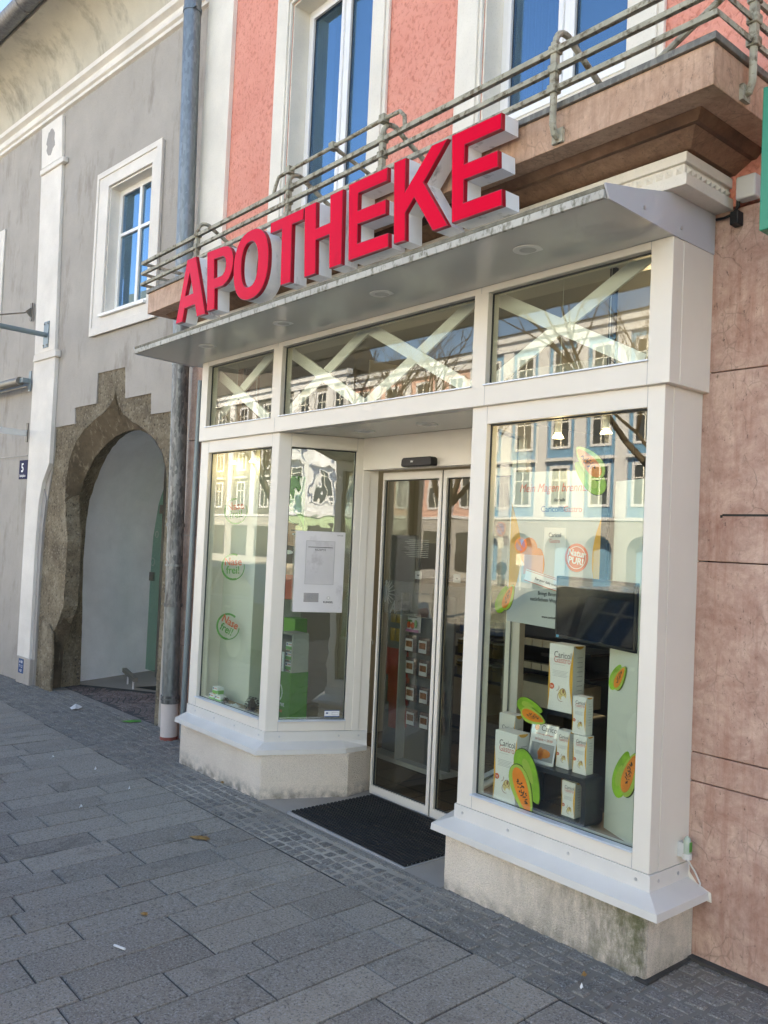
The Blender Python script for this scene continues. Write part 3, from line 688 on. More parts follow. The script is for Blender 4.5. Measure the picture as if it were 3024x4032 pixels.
# white lattice beams behind the transoms
def xbeam(x0, x1, z0=2.385, z1=2.84, y=.12, wd=.068):
    for k, (a, b) in enumerate((((x0, z1), (x1, z0)), ((x0, z0), (x1, z1)))):
        d = Vector((b[0]-a[0], b[1]-a[1])).normalized(); nn = Vector((-d.y, d.x))*wd/2
        p = [(a[0]+nn.x, a[1]+nn.y), (b[0]+nn.x, b[1]+nn.y), (b[0]-nn.x, b[1]-nn.y), (a[0]-nn.x, a[1]-nn.y)]
        mb = MB(); mb.prism(p, -y-.014*k, -y-.013-.014*k, FF); mb.build('lattice_beam', M_WHITEP, S)
for a, b in ((.28, 1.12), (1.28, 2.14), (2.14, 3.0), (3.10, 3.99)): xbeam(a, b)
# entrance soffit, header, jambs
mb = MB(); mb.poly([(1.38, .056, 2.2585), (3.20, .056, 2.2585), (2.97, .58, 2.2585), (1.69, .58, 2.2585)]); mb.poly([(1.38, .056, 2.28), (3.20, .056, 2.28), (2.97, .58, 2.28), (1.69, .58, 2.28)]); mb.build('entrance_soffit', M_SOFFIT, S, recalc=False)
mb = MB(); mb.box(1.675, 2.99, .50, .585, 2.051, 2.2575); mb.build('door_header', M_FRAME, S, bevel=.002)
mb = MB(); mb.box(1.67, 3.0, .585, .66, 2.06, 2.2575); mb.build('door_drive_cover', M_FRAME, S)
mb = MB(); mb.box(.601, .66, -.075, -.004, -.03, 2.255, AF); mb.box(.553, .600, -.003, .004, ZB, 2.05, AF); mb.build('door_jamb', M_FRAME, S, bevel=.002)
mb = MB(); mb.box(2.895, 2.96, .575, .66, -.02, 2.05); mb.build('door_jamb', M_FRAME, S, bevel=.002)
for (x, y, zz) in ((1.985, .27, 2.2585), (2.53, .27, 2.2585)):
    mb = MB(); ring(mb, Fr((x, y, zz), (1, 0, 0), (0, 0, -1), (0, 1, 0)), 0, 0, .034, .062, -.0005, .004); l = mb.build('downlight', M_WHITEP, S)
    mb = MB(); mb.disc((x, y, zz-.0005), (0, 0, -1), .033, .002); mb.build('diffuser', M_GREYPL, l)
# mitred sill flashing on both sides
def offs(path, w):
    out = []; P = [Vector((a, b)) for a, b in path]
    for i, p in enumerate(P):
        ns = []
        if i > 0: d = (p-P[i-1]).normalized(); ns.append(Vector((d.y, -d.x)))
        if i < len(P)-1: d = (P[i+1]-p).normalized(); ns.append(Vector((d.y, -d.x)))
        if len(ns) == 1: out.append(p+ns[0]*w)
        else: m = (ns[0]+ns[1]).normalized(); out.append(p+m*(w/max(.2, m.dot(ns[0]))))
    return out
def flash(path, prof, name, mat, parent, tail=None):
    mb = MB(); O = [offs(path, w) for w, z in prof]; rows = []
    for i in range(len(path)): rows.append([Vector((O[k][i].x, O[k][i].y, prof[k][1])) for k in range(len(prof))])
    if tail: rows[-1] = [Vector((p[0], p[1], prof[k][1])) for k, p in enumerate(tail)]
    mb.loft(None, rows, True); mb.poly(rows[0]); mb.poly(rows[-1][::-1])
    return mb.build(name, mat, parent)
PR = [(-.02, .379), (.008, .379), (.009, .318), (.095, .2865), (.098, .258), (.03, .258), (-.02, .262)]
LP = [(.432, 0), (1.4571, 0), (1.4571+.4217*.50, .9067*.50), (1.4571+.4217*.655, .9067*.655)]
O2 = [offs(LP, w) for w, z in PR]
tail = [(LP[3][0]+.9067*min(w, .022), LP[3][1]-.4217*min(w, .022)) for w, z in PR]
fl = flash(LP, PR, 'sill_flashing', M_FLASH, S, tail)
RP = [(2.93, .60), (3.142, 0), (4.172, 0), (4.172, .268)]
fr2 = flash(RP, PR, 'sill_flashing', M_FLASH, S)
mb = MB(); mb.prism([(-.02, .43), (.004, .43), (.012, .34), (.045, .305), (.105, .285), (.108, .25), (-.02, .25)], 0, -.005, Fr((4.172, .268, 0), (1, 0, 0), (0, -1, 0))); mb.build('end_plate', M_FRAME, fr2)
mb = MB()
for F, us in ((FF, (.56, .83, 1.1, 1.40, 3.19, 3.47, 3.80, 4.12)), (AF, (.09, .47, .60))):
    for u in us: mb.disc(F(u, .0085, .349), F.w, .0065, .0025, 10)
for y in (.05, .19): mb.disc((4.1805, y, .349), (1, 0, 0), .0065, .0025, 10)
sc_ = mb.build('rivet', M_SCREW, S)
# rendered plinths
def plinth(pts):
    mb = MB(); n = len(pts)
    mb.v += [Vector((a, b, gz(a)-.05)) for a, b in pts] + [Vector((a, b, .262)) for a, b in pts]
    for i in range(n): j = (i+1) % n; mb.f.append((i, j, n+j, n+i)); mb.t.append(None)
    mb.f.append(tuple(range(n, 2*n))); mb.t.append(None)
    return mb.build('plinth', M_PLINTH, S, bevel=.008)
plinth([(.452, .27), (.452, -.060), (1.522, -.060), (1.765, .43), (1.72, .655), (1.5, .66)])
plinth([(3.138, -.062), (4.205, -.060), (4.205, .27), (3.3, .66), (2.96, .655), (2.91, .45)])
mb = MB(); mb.box(4.206, 4.9, .235, .27, gz(4.2)-.03, gz(4.2)+.012); mb.box(4.17, 4.225, -.075, .24, gz(4.2)-.03, gz(4.2)+.006); struct(mb.build('dirt_line', M_JOINT))

# ================================================================ SLIDING DOORS
for i, (x0, x1, lab) in enumerate(((1.778, 2.326, 'left leaf of the cream framed sliding glass door, with eagle etching'), (2.338, 2.888, 'right leaf of the cream framed sliding glass door beside the large window'))):
    d = thing('sliding_door', lab, 'door', ((x0+x1)/2, .62, 0), 'pair of sliding glass doors')
    mb = MB(); hz = (.043, 1.992); ha = (x0+.014, x1-.026) if i == 0 else (x0+.028, x1-.014)
    mb.prism(rect(x0, x1, -.008, 2.040), -.60, -.64, FF, holes=[rect(ha[0], ha[1], *hz)]); f = mb.build('door_frame', M_FRAME, d, bevel=.002)
    mb = MB(); mb.prism(rect(ha[0], ha[1], *hz), -.615, -.625, FF, holes=[rect(ha[0]+.006, ha[1]-.006, hz[0]+.006, hz[1]-.006)]); mb.build('gasket', M_GASKET, f)
    mb = MB(); mb.prism(rect(ha[0]+.001, ha[1]-.001, hz[0]+.001, hz[1]-.001), -.626, -.631, FF); mb.build('pane', G_DOOR, d)
    DRS = d if i == 0 else DRS; DRR = d
    if i == 0:
        mb = MB(); mb.box(x1+.001, x1+.011, .605, .635, -.008, 2.04); mb.build('rubber_edge', M_GASKET, d)

# ================================================================ CANOPY
CN = thing('canopy', 'shallow grey sheet metal canopy with round downlights over the shop windows', 'canopy', (2.3, -.2, 2.83))
SF = Fr((0, 0, 0), (0, 1, 0), (1, 0, 0))
mb = MB(); mb.prism([(-.457, 2.8425), (-.022, 2.827), (.27, 2.827), (.27, 2.90), (-.05, 2.90), (-.455, 2.868)], .27, 4.194, SF); mb.build('canopy_body', M_SOFFIT, CN)
mb = MB(); mb.box(.262, 4.197, -.474, -.458, 2.839, 2.871); mb.build('front_edge', M_DIRTYCAN, CN, bevel=.003)
mb = MB(); mb.box(.262, 4.197, -.472, -.43, 2.8715, 2.890); mb.build('mossy_top_lip', M_MOSS, CN, bevel=.004)
mb = MB(); mb.prism([(-.40, 2.874), (-.41, 2.885), (-.05, 2.9135), (.26, 2.9135), (.26, 2.9015), (-.05, 2.9015)], .28, 4.19, SF); mb.build('canopy_roof_sheet', M_DIRTYCAN, CN)
mb = MB(); mb.prism([(-.478, 2.890), (-.452, 2.840), (-.022, 2.823), (.0, 2.823), (.292, 2.823), (.292, 2.984), (-.05, 2.984), (-.30, 2.925)], 4.198, 4.206, SF); sp = mb.build('side_plate', M_PLATE, CN, bevel=.001)
mb = MB(); mb.prism([(-.478, 2.886), (-.452, 2.840), (-.022, 2.823), (.0, 2.823), (.0, 2.9), (-.30, 2.9)], .252, .260, SF); mb.build('side_plate', M_PLATE, CN, bevel=.001)
mb = MB(); mb.disc((4.206, -.24, 2.869), (1, 0, 0), .007, .005, 10); mb.disc((4.206, .017, 2.863), (1, 0, 0), .007, .005, 10); mb.build('bolt', M_SCREW, sp)
for x in (.936, 1.836, 2.725, 3.669):
    zz = 2.8425-.0155*(.457-.255)/.435
    Fd = Fr((x, -.255, zz), (1, 0, 0), (0, .036, -1), (0, 1, 0.036)); mb = MB(); ring(mb, Fd, 0, 0, .036, .062, -.001, .003); l = mb.build('downlight', M_WHITEP, CN)
    mb = MB(); mb.disc((x, -.255, zz+.001), (0, .036, -1), .0355, .003, 24); mb.build('diffuser', M_GREYPL, l)

# ================================================================ LETTERS
SG = thing('pharmacy_sign', 'large red illuminated letters spelling APOTHEKE standing on the canopy', 'shop sign', (2.24, -.43, 2.89))
yF = -.43
def curve_P():
    o = [(1.191, 3.358), (1.40, 3.348)]
    o += [(1.40+.127*math.cos(a), 3.226+.122*math.sin(a)) for a in [R(80-16*i) for i in range(1, 11)]]
    o += [(1.405, 3.103), (1.313, 3.104), (1.323, 2.975), (1.226, 2.978)]
    h = [(1.288, 3.292), (1.385, 3.288)] + [(1.385+.053*math.cos(a), 3.228+.060*math.sin(a)) for a in [R(70-28*i) for i in range(0, 6)]] + [(1.385, 3.168), (1.30, 3.170)]
    return o, [h]
def curve_O():
    o = []; h = []
    for i in range(36):
        a = 2*math.pi*i/36; ca, sa = math.cos(a), math.sin(a); ex = 2/2.35
        f = lambda v: math.copysign(abs(v)**ex, v)
        o.append((1.728+.193*f(ca)+(-.012*sa), 3.162+.205*f(sa))); h.append((1.716+.092*f(ca)-.008*sa, 3.166+.134*f(sa)))
    return o, [h]
LET = [
 ('A', [(.923, 3.370), (1.041, 3.368), (1.208, 2.966), (1.096, 2.968), (1.062, 3.052), (.922, 3.052), (.898, 2.968), (.803, 2.970)], [[(.921, 3.132), (1.007+.022, 3.132), (.968, 3.275)]]),
 ('P',)+curve_P(), ('O',)+curve_O(),
 ('T', [(1.925, 3.352), (2.253, 3.350), (2.251, 3.287), (2.145, 3.288), (2.157, 2.970), (2.057, 2.972), (2.045, 3.288), (1.927, 3.292)], []),
 ('H', [(2.259, 3.351), (2.364, 3.351), (2.373, 3.207), (2.496, 3.207), (2.486, 3.351), (2.594, 3.351), (2.608, 2.968), (2.506, 2.968), (2.494, 3.146), (2.376, 3.146), (2.387, 2.968), (2.285, 2.968)], []),
 ('E', [(2.641, 3.358), (2.938, 3.356), (2.940, 3.290), (2.722, 3.293), (2.724, 3.206), (2.937, 3.203), (2.940, 3.133), (2.728, 3.138), (2.732, 3.042), (2.965, 3.036), (2.970, 2.969), (2.665, 2.971)], []),
 ('K', [(2.984, 3.362), (3.066, 3.360), (3.073, 3.200), (3.241, 3.358), (3.342, 3.356), (3.196, 3.206), (3.366, 2.967), (3.270, 2.968), (3.137, 3.154), (3.080, 3.100), (3.088, 2.970), (3.008, 2.972)], []),
 ('E', [(3.366, 3.360), (3.652, 3.358), (3.654, 3.290), (3.448, 3.292), (3.449, 3.209), (3.641, 3.206), (3.645, 3.137), (3.452, 3.141), (3.454, 3.041), (3.671, 3.038), (3.676, 2.969), (3.388, 2.971)], [])]
def shrink(pts, d):
    """move an outline inwards by d (positive) along vertex normals"""
    n = len(pts); A = sum(pts[i][0]*pts[(i+1) % n][1]-pts[(i+1) % n][0]*pts[i][1] for i in range(n)); s = 1 if A > 0 else -1; out = []
    for i in range(n):
        p0, p1, p2 = Vector(pts[i-1]), Vector(pts[i]), Vector(pts[(i+1) % n])
        d1, d2 = (p1-p0).normalized(), (p2-p1).normalized(); n1, n2 = Vector((-d1.y, d1.x))*s, Vector((-d2.y, d2.x))*s
        m = (n1+n2); m = m.normalized() if m.length > 1e-6 else n1; out.append(tuple(p1+m*(d/max(.35, m.dot(n1)))))
    return out
for ch, o, hs in LET:
    mb = MB(); mb.prism(o, -yF-.0235, -yF-.105, FF, holes=hs); L = mb.build('letter', M_LWHITE, SG)
    L['label'] = 'white sided box letter %s with red face' % ch
    mb = MB(); mb.prism(o, -yF-.001, -yF-.0230, FF, holes=hs); mb.build('letter_rim', M_REDEDGE, L)
    mb = MB(); mb.prism(shrink(o, .0035), -yF+.0005, -yF-.0009, FF, holes=[shrink(h, -.0035) for h in hs]); mb.build('letter_face', M_REDFACE, L)
# rainwater stains on the O, box screws
mb = MB(); mb.box(.88, 3.735, -.318, -.288, 2.935, 2.965); mb.build('mounting_rail', M_LWHITE, SG, bevel=.002)
mb = MB(); mb.box(3.735, 3.739, -.322, -.284, 2.931, 2.969); mb.build('rail_end', M_FLASH, SG)
for x in (.93, 1.36, 1.93, 2.45, 3.0, 3.33, 3.62):
    mb = MB(); mb.box(x-.03, x+.03, -.325, -.28, 2.885, 2.935); mb.build('support_foot', M_LWHITE, SG, bevel=.003)

# ================================================================ OLD GREY HOUSE
def GP(pts, w):
    return [(u+(5.977-u)*w/3.814, z+(1.6-z)*w/3.814) for u, z in pts]
H = thing('old_house', 'old weathered grey plaster house with a stone ogee gateway and plastered eaves cove', 'building', (-4, .04, 0))
stair = [(-2.88, -.2), (-2.88, 1.2), (-2.865, 1.6), (-2.82, 1.9), (-2.76, 2.15), (-2.725, 2.35), (-2.735, 2.631), (-2.281, 2.641), (-2.302, 2.805), (-1.845, 2.811), (-1.845, 3.106), (-1.307, 3.106), (-1.273, 2.810), (-.807, 2.816), (-.795, 2.627), (-.40, 2.627), (-.40, -.2)]
win = rect(-1.80, -.955, 3.66, 4.93)
mb = MB(); mb.prism([(-14, -.2), (-2.88, -.2)] + stair[1:-1] + [(-.40, -.2), (.06, -.2), (.06, 6.2), (-14, 6.2)], 0, -.10, GF, holes=[win]); mb.build('plaster_wall', M_GREYW, H)
mb = MB(); mb.prism(rect(-14, -3.1, -.2, 6.2), -.101, -.35, GF); mb.build('rear_wall', M_GREYW, H)
mb = MB(); mb.prism(rect(-.38, .0, -.2, 6.2), -.101, -.35, GF); mb.prism(rect(-2.74, -.38, 5.0, 6.2), -.101, -.35, GF); mb.prism(rect(-2.74, -.38, 3.12, 3.6), -.101, -.35, GF); mb.build('rear_wall', M_GREYW, H)
# wall above the eaves is a concave cove, gutter and roof
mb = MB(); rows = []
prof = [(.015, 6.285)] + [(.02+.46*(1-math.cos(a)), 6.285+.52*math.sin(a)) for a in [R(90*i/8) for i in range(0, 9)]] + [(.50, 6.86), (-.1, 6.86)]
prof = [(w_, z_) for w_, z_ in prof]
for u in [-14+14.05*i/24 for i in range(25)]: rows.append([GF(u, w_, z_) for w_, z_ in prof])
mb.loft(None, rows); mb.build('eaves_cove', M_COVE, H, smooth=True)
mb = MB(); pr = [(0, 6.06), (.03, 6.07), (.032, 6.10), (.055, 6.115), (.058, 6.15), (.035, 6.165), (.04, 6.20), (.085, 6.225), (.09, 6.27), (0, 6.29)]
mb.loft(None, [[GF(u, w_, z_) for w_, z_ in pr] for u in (-14, .04)]); mb.build('cornice_moulding', M_WHITEW, H)
mb = MB(); rows = []
for u in (-14, .05): rows.append([GF(u, .58+.10*math.cos(a), 6.885+.10*math.sin(a)) for a in [R(180+180*i/12) for i in range(13)]] + [GF(u, .58+.092*math.cos(a), 6.885+.092*math.sin(a)) for a in [R(360-180*i/12) for i in range(13)]])
mb.loft(None, rows, True); gt = mb.build('gutter', M_GUTTER, H, smooth=True)
mb = MB()
for u in [-13.5+.9*i for i in range(15)]: mb.tube([GF(u, .58+.103*math.cos(a), 6.885+.103*math.sin(a)) for a in [R(175+190*i/8) for i in range(9)]], .006, 6)
mb.build('gutter_hook', M_GUTTER, gt)
mb = MB(); mb.prism([(.62, 6.90), (.62, 6.94), (-4.0, 9.6), (-8.2, 6.9), (-8.2, 6.86), (-4, 9.5)], -14, .03, Fr(GF.o, GF.w, GF.u)); mb.build('roof', M_BALC2, H)
mb = MB(); mb.prism([(-8, -.3), (-8, 7), (-7.8, 7), (-7.8, -.3)], -14, .0, Fr(GF.o, GF.w, GF.u)); mb.build('rear_wall', M_GREYW, H)
mb = MB(); mb.box(-14, -13.8, -7.9, -.2, -.3, 7, GF); mb.build('side_wall', M_GREYW, H)
# window with surround
mb = MB(); mb.prism([(-2.02, 3.485), (-.775, 3.492), (-.80, 5.10), (-2.02, 5.095)], .022, .001, GF, holes=[[(-1.80, 3.64), (-.955, 3.64), (-.975, 4.935), (-1.80, 4.935)]]); ws = mb.build('window_surround', M_WHITEW, H, bevel=.005)
mb = MB(); mb.prism([(-2.025, 3.478), (-.77, 3.485), (-.795, 5.107), (-2.025, 5.102)], .034, .0225, GF, holes=[[(-1.985, 3.56), (-.86, 3.565), (-.885, 5.05), (-1.985, 5.045)]]); mb.build('moulding', M_WHITEW, ws, bevel=.004)
mb = MB(); mb.prism(win, .0, -.16, GF, holes=[rect(-1.785, -.97, 3.675, 4.915)]); mb.build('reveal', M_WHITEW, ws)
mb = MB(); wf = rect(-1.785, -.97, 3.675, 4.915)
xm = -1.3775; pa = []
for a, b in ((-1.735, xm-.022), (xm+.022, -1.02)):
    for c, e in ((3.76, 4.455), (4.485, 4.865)): pa.append(rect(a, b, c, e))
mb.prism(wf, -.10, -.15, GF, holes=pa); W = mb.build('window', M_WHITEP, H, bevel=.004)
for a, b in ((-1.735, xm-.022), (xm+.022, -1.02)):
    for c, e in ((3.76, 4.455), (4.485, 4.865)):
        mb = MB(); mb.prism(rect(a, b, c, e), -.118, -.122, GF); mb.build('pane', G_UP, W)
mb = MB(); mb.box(-1.0-.82, -.955, -.098, .05, 3.645, 3.672, GF); mb.build('sill', M_WHITEP, ws, bevel=.004)
mb = MB(); mb.box(-1.8, -.95, -.19, -.2, 3.65, 4.95, GF); mb.build('dark_backing', M_INTD, W)  # dark sheet in place of the unlit room behind this window
# half-visible window at the far left
mb = MB(); mb.prism(rect(-5.75, -4.40, 3.476, 5.114), .022, .001, GF, holes=[rect(-5.55, -4.62, 3.65, 4.93)]); w2 = mb.build('window_surround', M_WHITEW, H, bevel=.005)
mb = MB()
for i in range(20): mb.box(-5.54, -4.63, .001, .02, 3.67+i*.063, 3.71+i*.063, GF)
mb.build('shutter', M_WHITEP, H)
# pilaster with flaked ornament
mb = MB(); mb.prism(GP([(-3.376, 3.475), (-2.865, 3.475), (-2.96, 5.52), (-3.48, 5.52)], .035), .035, .001, GF); pl = mb.build('pilaster', M_WHITEW, H, bevel=.004)
mb = MB(); mb.prism(GP([(-3.485, 5.58), (-2.97, 5.58), (-3.02, 6.06), (-3.54, 6.06)], .035), .035, .001, GF); mb.build('pilaster', M_WHITEW, pl, bevel=.004)
mb = MB(); mb.prism(GP([(-3.53, 5.52), (-2.93, 5.52), (-2.93, 5.58), (-3.53, 5.58)], .06), .06, .001, GF); mb.build('capital_band', M_WHITEW, pl, bevel=.01)
random.seed(3); pts = [(-3.275+.12*math.cos(a)*random.uniform(.6, 1.1), 5.84+.15*math.sin(a)*random.uniform(.8, 1.1)) for a in [2*math.pi*i/22 for i in range(22)]]
mb = MB(); mb.prism(GP(pts, .036), .0365, .0351, GF); mb.build('flaked_patch', M_GREYW2, pl)
mb = MB(); mb.prism(GP([(-3.42, 3.40), (-2.84, 3.40), (-2.85, 3.475), (-3.40, 3.475)], .065), .065, .001, GF); mb.build('base_band', M_WHITEW, pl, bevel=.012)
mb = MB(); mb.prism(GP([(-3.37, .18), (-3.055, .18), (-3.07, 1.348), (-3.045, 1.84), (-2.98, 2.06), (-2.84, 2.26), (-2.84, 3.40), (-3.385, 3.40)], .045), .045, .001, GF); mb.build('lower_pilaster', M_WHITEW, pl, bevel=.004)
mb = MB(); mb.prism(GP([(-3.38, -.15), (-3.03, -.15), (-3.03, .18), (-3.38, .18)], .055), .055, .001, GF); mb.build('pilaster_base', M_GREYW, pl, bevel=.01)
mb = MB(); mb.box(-7, -3.392, .001, .006, 2.356, 2.366, GF); mb.build('wall_groove', M_GUTTER, H)
mb = MB(); mb.prism([(-3.07, -.15), (-2.885, -.15), (-2.885, 1.2), (-2.87, 1.6), (-2.83, 1.88), (-2.90, 2.0), (-3.0, 1.9), (-3.07, 1.5)], .012, .001, GF); mb.build('grey_render_strip', M_GREYW2, H)
# ---- ogee stone gateway
front = [(-2.62, -.2), (-2.64, .42), (-2.46, .60), (-2.33, .80), (-2.325, 1.22), (-2.331, 1.517), (-2.39, 1.673), (-2.435, 1.872), (-2.44, 2.05), (-2.40, 2.26), (-2.263, 2.462), (-2.097, 2.571), (-1.9, 2.652), (-1.705, 2.713), (-1.58, 2.775), (-1.51, 2.85), (-1.484, 2.915),
         (-1.44, 2.79), (-1.319, 2.669), (-1.128, 2.583), (-.908, 2.498), (-.73, 2.401), (-.586, 2.274), (-.50, 2.12), (-.48, 1.8), (-.48, 1.0), (-.48, -.2)]
mid = [(-2.62, -.2), (-2.60, .30), (-2.47, .52), (-2.41, .75), (-2.47, 1.1), (-2.51, 1.45), (-2.50, 1.72), (-2.455, 1.90), (-2.353, 2.077), (-2.25, 2.20), (-2.164, 2.29), (-2.03, 2.37), (-1.892, 2.444), (-1.75, 2.49), (-1.65, 2.515), (-1.58, 2.53), (-1.49, 2.54),
         (-1.40, 2.55), (-1.28, 2.54), (-1.10, 2.49), (-.90, 2.41), (-.72, 2.31), (-.58, 2.18), (-.49, 2.05), (-.465, 1.8), (-.465, 1.0), (-.465, -.2)]
back = [(-2.665, -.2), (-2.69, .35), (-2.71, .60), (-2.735, .90), (-2.756, 1.267), (-2.75, 1.50), (-2.735, 1.70), (-2.688, 1.898), (-2.60, 2.06), (-2.50, 2.20), (-2.368, 2.348), (-2.25, 2.44), (-2.12, 2.515), (-1.98, 2.565), (-1.86, 2.585), (-1.75, 2.595), (-1.64, 2.595),
        (-1.50, 2.58), (-1.34, 2.55), (-1.12, 2.46), (-.90, 2.32), (-.72, 2.15), (-.58, 1.98), (-.49, 1.8), (-.45, 1.5), (-.45, .9), (-.45, -.2)]
def dens(P, k):
    o = []
    for i in range(len(P)-1):
        for j in range(k): f = j/k; o.append((P[i][0]*(1-f)+P[i+1][0]*f, P[i][1]*(1-f)+P[i+1][1]*f))
    return o+[P[-1]]
fd, md, bd = dens(front, 4), dens(mid, 4), dens(back, 4)
random.seed(11)
jit = lambda P, s: [(a+random.uniform(-s, s), b+random.uniform(-s, s)) for a, b in P]
mb = MB(); mb.prism([(-2.88, -.2)] + stair[1:-1] + [(-.40, -.2)] + jit(fd, .004)[::-1], -.012, -.16, GF); arch = mb.build('stone_gateway', M_CONG, H)
mb = MB(); rows = []
N = len(fd)
for w_, P0, P1, f in ((-.012, fd, md, 0), (-.09, fd, md, .5), (-.16, fd, md, 1.0), (-.20, md, bd, .33), (-.30, md, bd, .67), (-.40, md, bd, 1.0)):
    rows.append([GF(P0[i][0]*(1-f)+P1[i][0]*f+random.uniform(-.007, .007), w_, P0[i][1]*(1-f)+P1[i][1]*f+random.uniform(-.007, .007)) for i in range(N)])
mb.loft(None, rows[:3]); mb.build('arch_splay', M_SPLAY, arch, smooth=True); mb = MB(); mb.loft(None, rows[2:]); mb.build('arch_reveal', M_CONG, arch, smooth=True)
mb = MB(); mb.prism([(-2.745, -.2), (-2.46, -.2), (-2.46, .25), (-2.50, .52), (-2.60, .60), (-2.745, .62)], .02, -.0115, GF); mb.build('arch_foot', M_CONG, arch, bevel=.02)
# vaulted passage
mb = MB(); tun = [(-.10*k-.0, w_) for k, w_ in ((0, -.40), (1, -.8), (2.2, -1.45), (5.0, -3.5))]
bd2 = [(a-.01, b-.02) for a, b in bd]
rows = []
for (du, w_) in ((-.15, -.41), (-.26, -.8), (-.36, -1.1), (-.50, -1.55), (-.50, -4.0)):
    rows.append([GF(a+du, w_, b+.06) for a, b in bd2])
mb.loft(None, rows); mb.poly([GF(a+du, -4.0, b+.06) for a, b in bd2]); mb.build('passage_vault', M_PASS, H, smooth=True)

GD = thing('glass_gate', 'green tinted glass gate panel with steel frame inside the old gateway', 'glass door', (-3.1, 1.4, -.07))
Fg = Fr((-3.33, 1.40, 0), (1, 0, 0), (0, -1, 0))
mb = MB(); mb.prism([(0.02, 0.0), (.30, 0.0), (.27, 2.12), (.14, 1.92), (.045, 1.55), (.02, 1.2)], 0, -.012, Fg); mb.build('glass_panel', G_GREEN, GD)
mb = MB(); mb.box(.0, .62, -.30, -.28, -.05, 2.4, Fg); mb.build('rear_panel', paint('dim_green_backing', (.55, .66, .60), .3), GD)
mb = MB(); mb.prism([(.305, -.05), (.345, -.05), (.30, 2.4), (.27, 2.4)], .015, -.03, Fg); mb.build('steel_post', M_BRONZE, GD)
mb = MB(); mb.box(.0, .10, .006, -.02, 1.02, 1.12, Fg); mb.box(.18, .27, .006, -.02, 1.80, 1.90, Fg); h_ = mb.build('hinge_plate', M_BRONZE, GD)
mb = MB(); ring(mb, Fg, .14, 1.56, .032, .037, 0.001, .004); ring(mb, Fg, .07, 1.24, .042, .046, 0.001, .003); mb.build('disc_mark', M_GREYPL, GD)
BN = thing('threshold_rail', 'low brown metal bar on two short legs at the foot of the passage', 'rail', (-2.6, 1.0, -.06))
mb = MB(); a, b = Vector((-3.02, 1.02, .055)), Vector((-2.36, .86, .055)); mb.tube([a, b], .022, 8, square=True); mb.build('bar', M_BRONZE, BN)
for f in (.35, .82): mb = MB(); p_ = a.lerp(b, f); mb.tube([p_, (p_.x, p_.y, -.065)], .010, 10); mb.build('leg', M_STEEL, BN)
mb = MB(); mb.poly([(-2.55, .93, gz(-2.5)+.010), (-2.1, 1.10, gz(-2.1)+.010), (-2.1, 1.5, gz(-2.1)+.010), (-2.5, 1.3, gz(-2.5)+.010)])
tag(mb.build('floor_grate', M_MATR), 'dark mesh grate lying on the passage floor behind the rail', 'grate')

# ================================================================ DRAINPIPES
DP = thing('drainpipe', 'tall galvanised drainpipe at the joint of the two houses, with cream foot', 'drainpipe', (-.25, .205, -.04))
bx, by, tx, ty = -.25, .205, -.335, .115
def pp(z): f = z/6.0; return (bx+(tx-bx)*f, by+(ty-by)*f, z)
mb = MB(); mb.tube([pp(2.93), pp(9.3)], .070, 24); mb.build('pipe_section', M_ZINC, DP, smooth=True)
mb = MB(); mb.tube([pp(1.02), pp(2.95)], .066, 24); mb.build('pipe_section', M_ZINCD, DP, smooth=True)
mb = MB(); mb.tube([pp(.26), pp(1.05)], .064, 24); mb.build('pipe_section', M_ZINC, DP, smooth=True)
mb = MB(); mb.tube([pp(-.04), pp(.25)], .067, 24); mb.build('pipe_foot', M_PAINTPIPE, DP, smooth=True)
mb = MB(); mb.tube([pp(-.045), pp(-.015)], .069, 24); mb.build('foot_ring', M_RUST, DP, smooth=True)
for z, hh, r_ in ((5.83, .03, .076), (4.2, .0, .0), (1.64, .028, .074), (1.325, .016, .073), (1.005, .026, .073), (.285, .02, .072), (.245, .03, .074)):
    if not hh: continue
    mb = MB(); p_ = pp(z); mb.tube([p_, (p_[0], p_[1], z+hh)], r_, 24)
    if z in (5.83, 1.325): mb.box(p_[0]+.06, p_[0]+.11, p_[1]-.03, p_[1]-.015, z, z+hh)
    mb.build('pipe_clamp', M_ZINC if z in (5.83, 1.325) else M_ZINCD, DP, smooth=True)
tp = MB(); tp.tube([(-.085, .235, 0.0), (-.085, .235, 2.8)], .022, 12)
tag(tp.build('conduit_pipe', M_BRBLUE, smooth=True), 'thin blue grey conduit pipe behind the thick drainpipe', 'pipe')

# ================================================================ BRACKETS AND SIGNS ON THE OLD HOUSE
SA = thing('sign_arm', 'blue grey round steel arm standing out from the pilaster with wall plate', 'bracket', GF(-3.1, .04, 3.65))
mb = MB(); mb.box(-3.06, -2.94, .036, .046, 3.50, 3.78, GF); pt = mb.build('wall_plate', M_BRBLUE, SA)
mb = MB(); mb.tube([GF(-3.0, .046, 3.635), GF(-3.0, 1.3, 3.635)], .027, 14); mb.build('arm', M_BRBLUE, SA, smooth=True)
mb = MB()
for z in (3.525, 3.755):
    for u in (-3.04, -2.96): mb.disc(GF(u, .046, z), GF.w, .009, .008, 8)
mb.build('bolt', M_BRONZE, pt)
ST = thing('stay_rod', 'thin rusty stay rod slanting down from a forked wall plate', 'bracket', GF(-3.46, .02, 3.95))
mb = MB(); mb.box(-3.485, -3.44, .02, .034, 3.86, 4.06, GF); mb.build('wall_plate', M_BRONZE, ST)
mb = MB(); mb.prism([(0, 3.90), (.06, 3.955), (0, 4.01)], .0, .012, Fr(GF(-3.47, .034, 0), GF.w, GF.u)); mb.build('fork', M_BRONZE, ST)
mb = MB(); mb.tube([GF(-3.465, .09, 3.94), GF(-3.20, 1.1, 3.60)], .008, 8); mb.build('rod', M_BRONZE, ST)
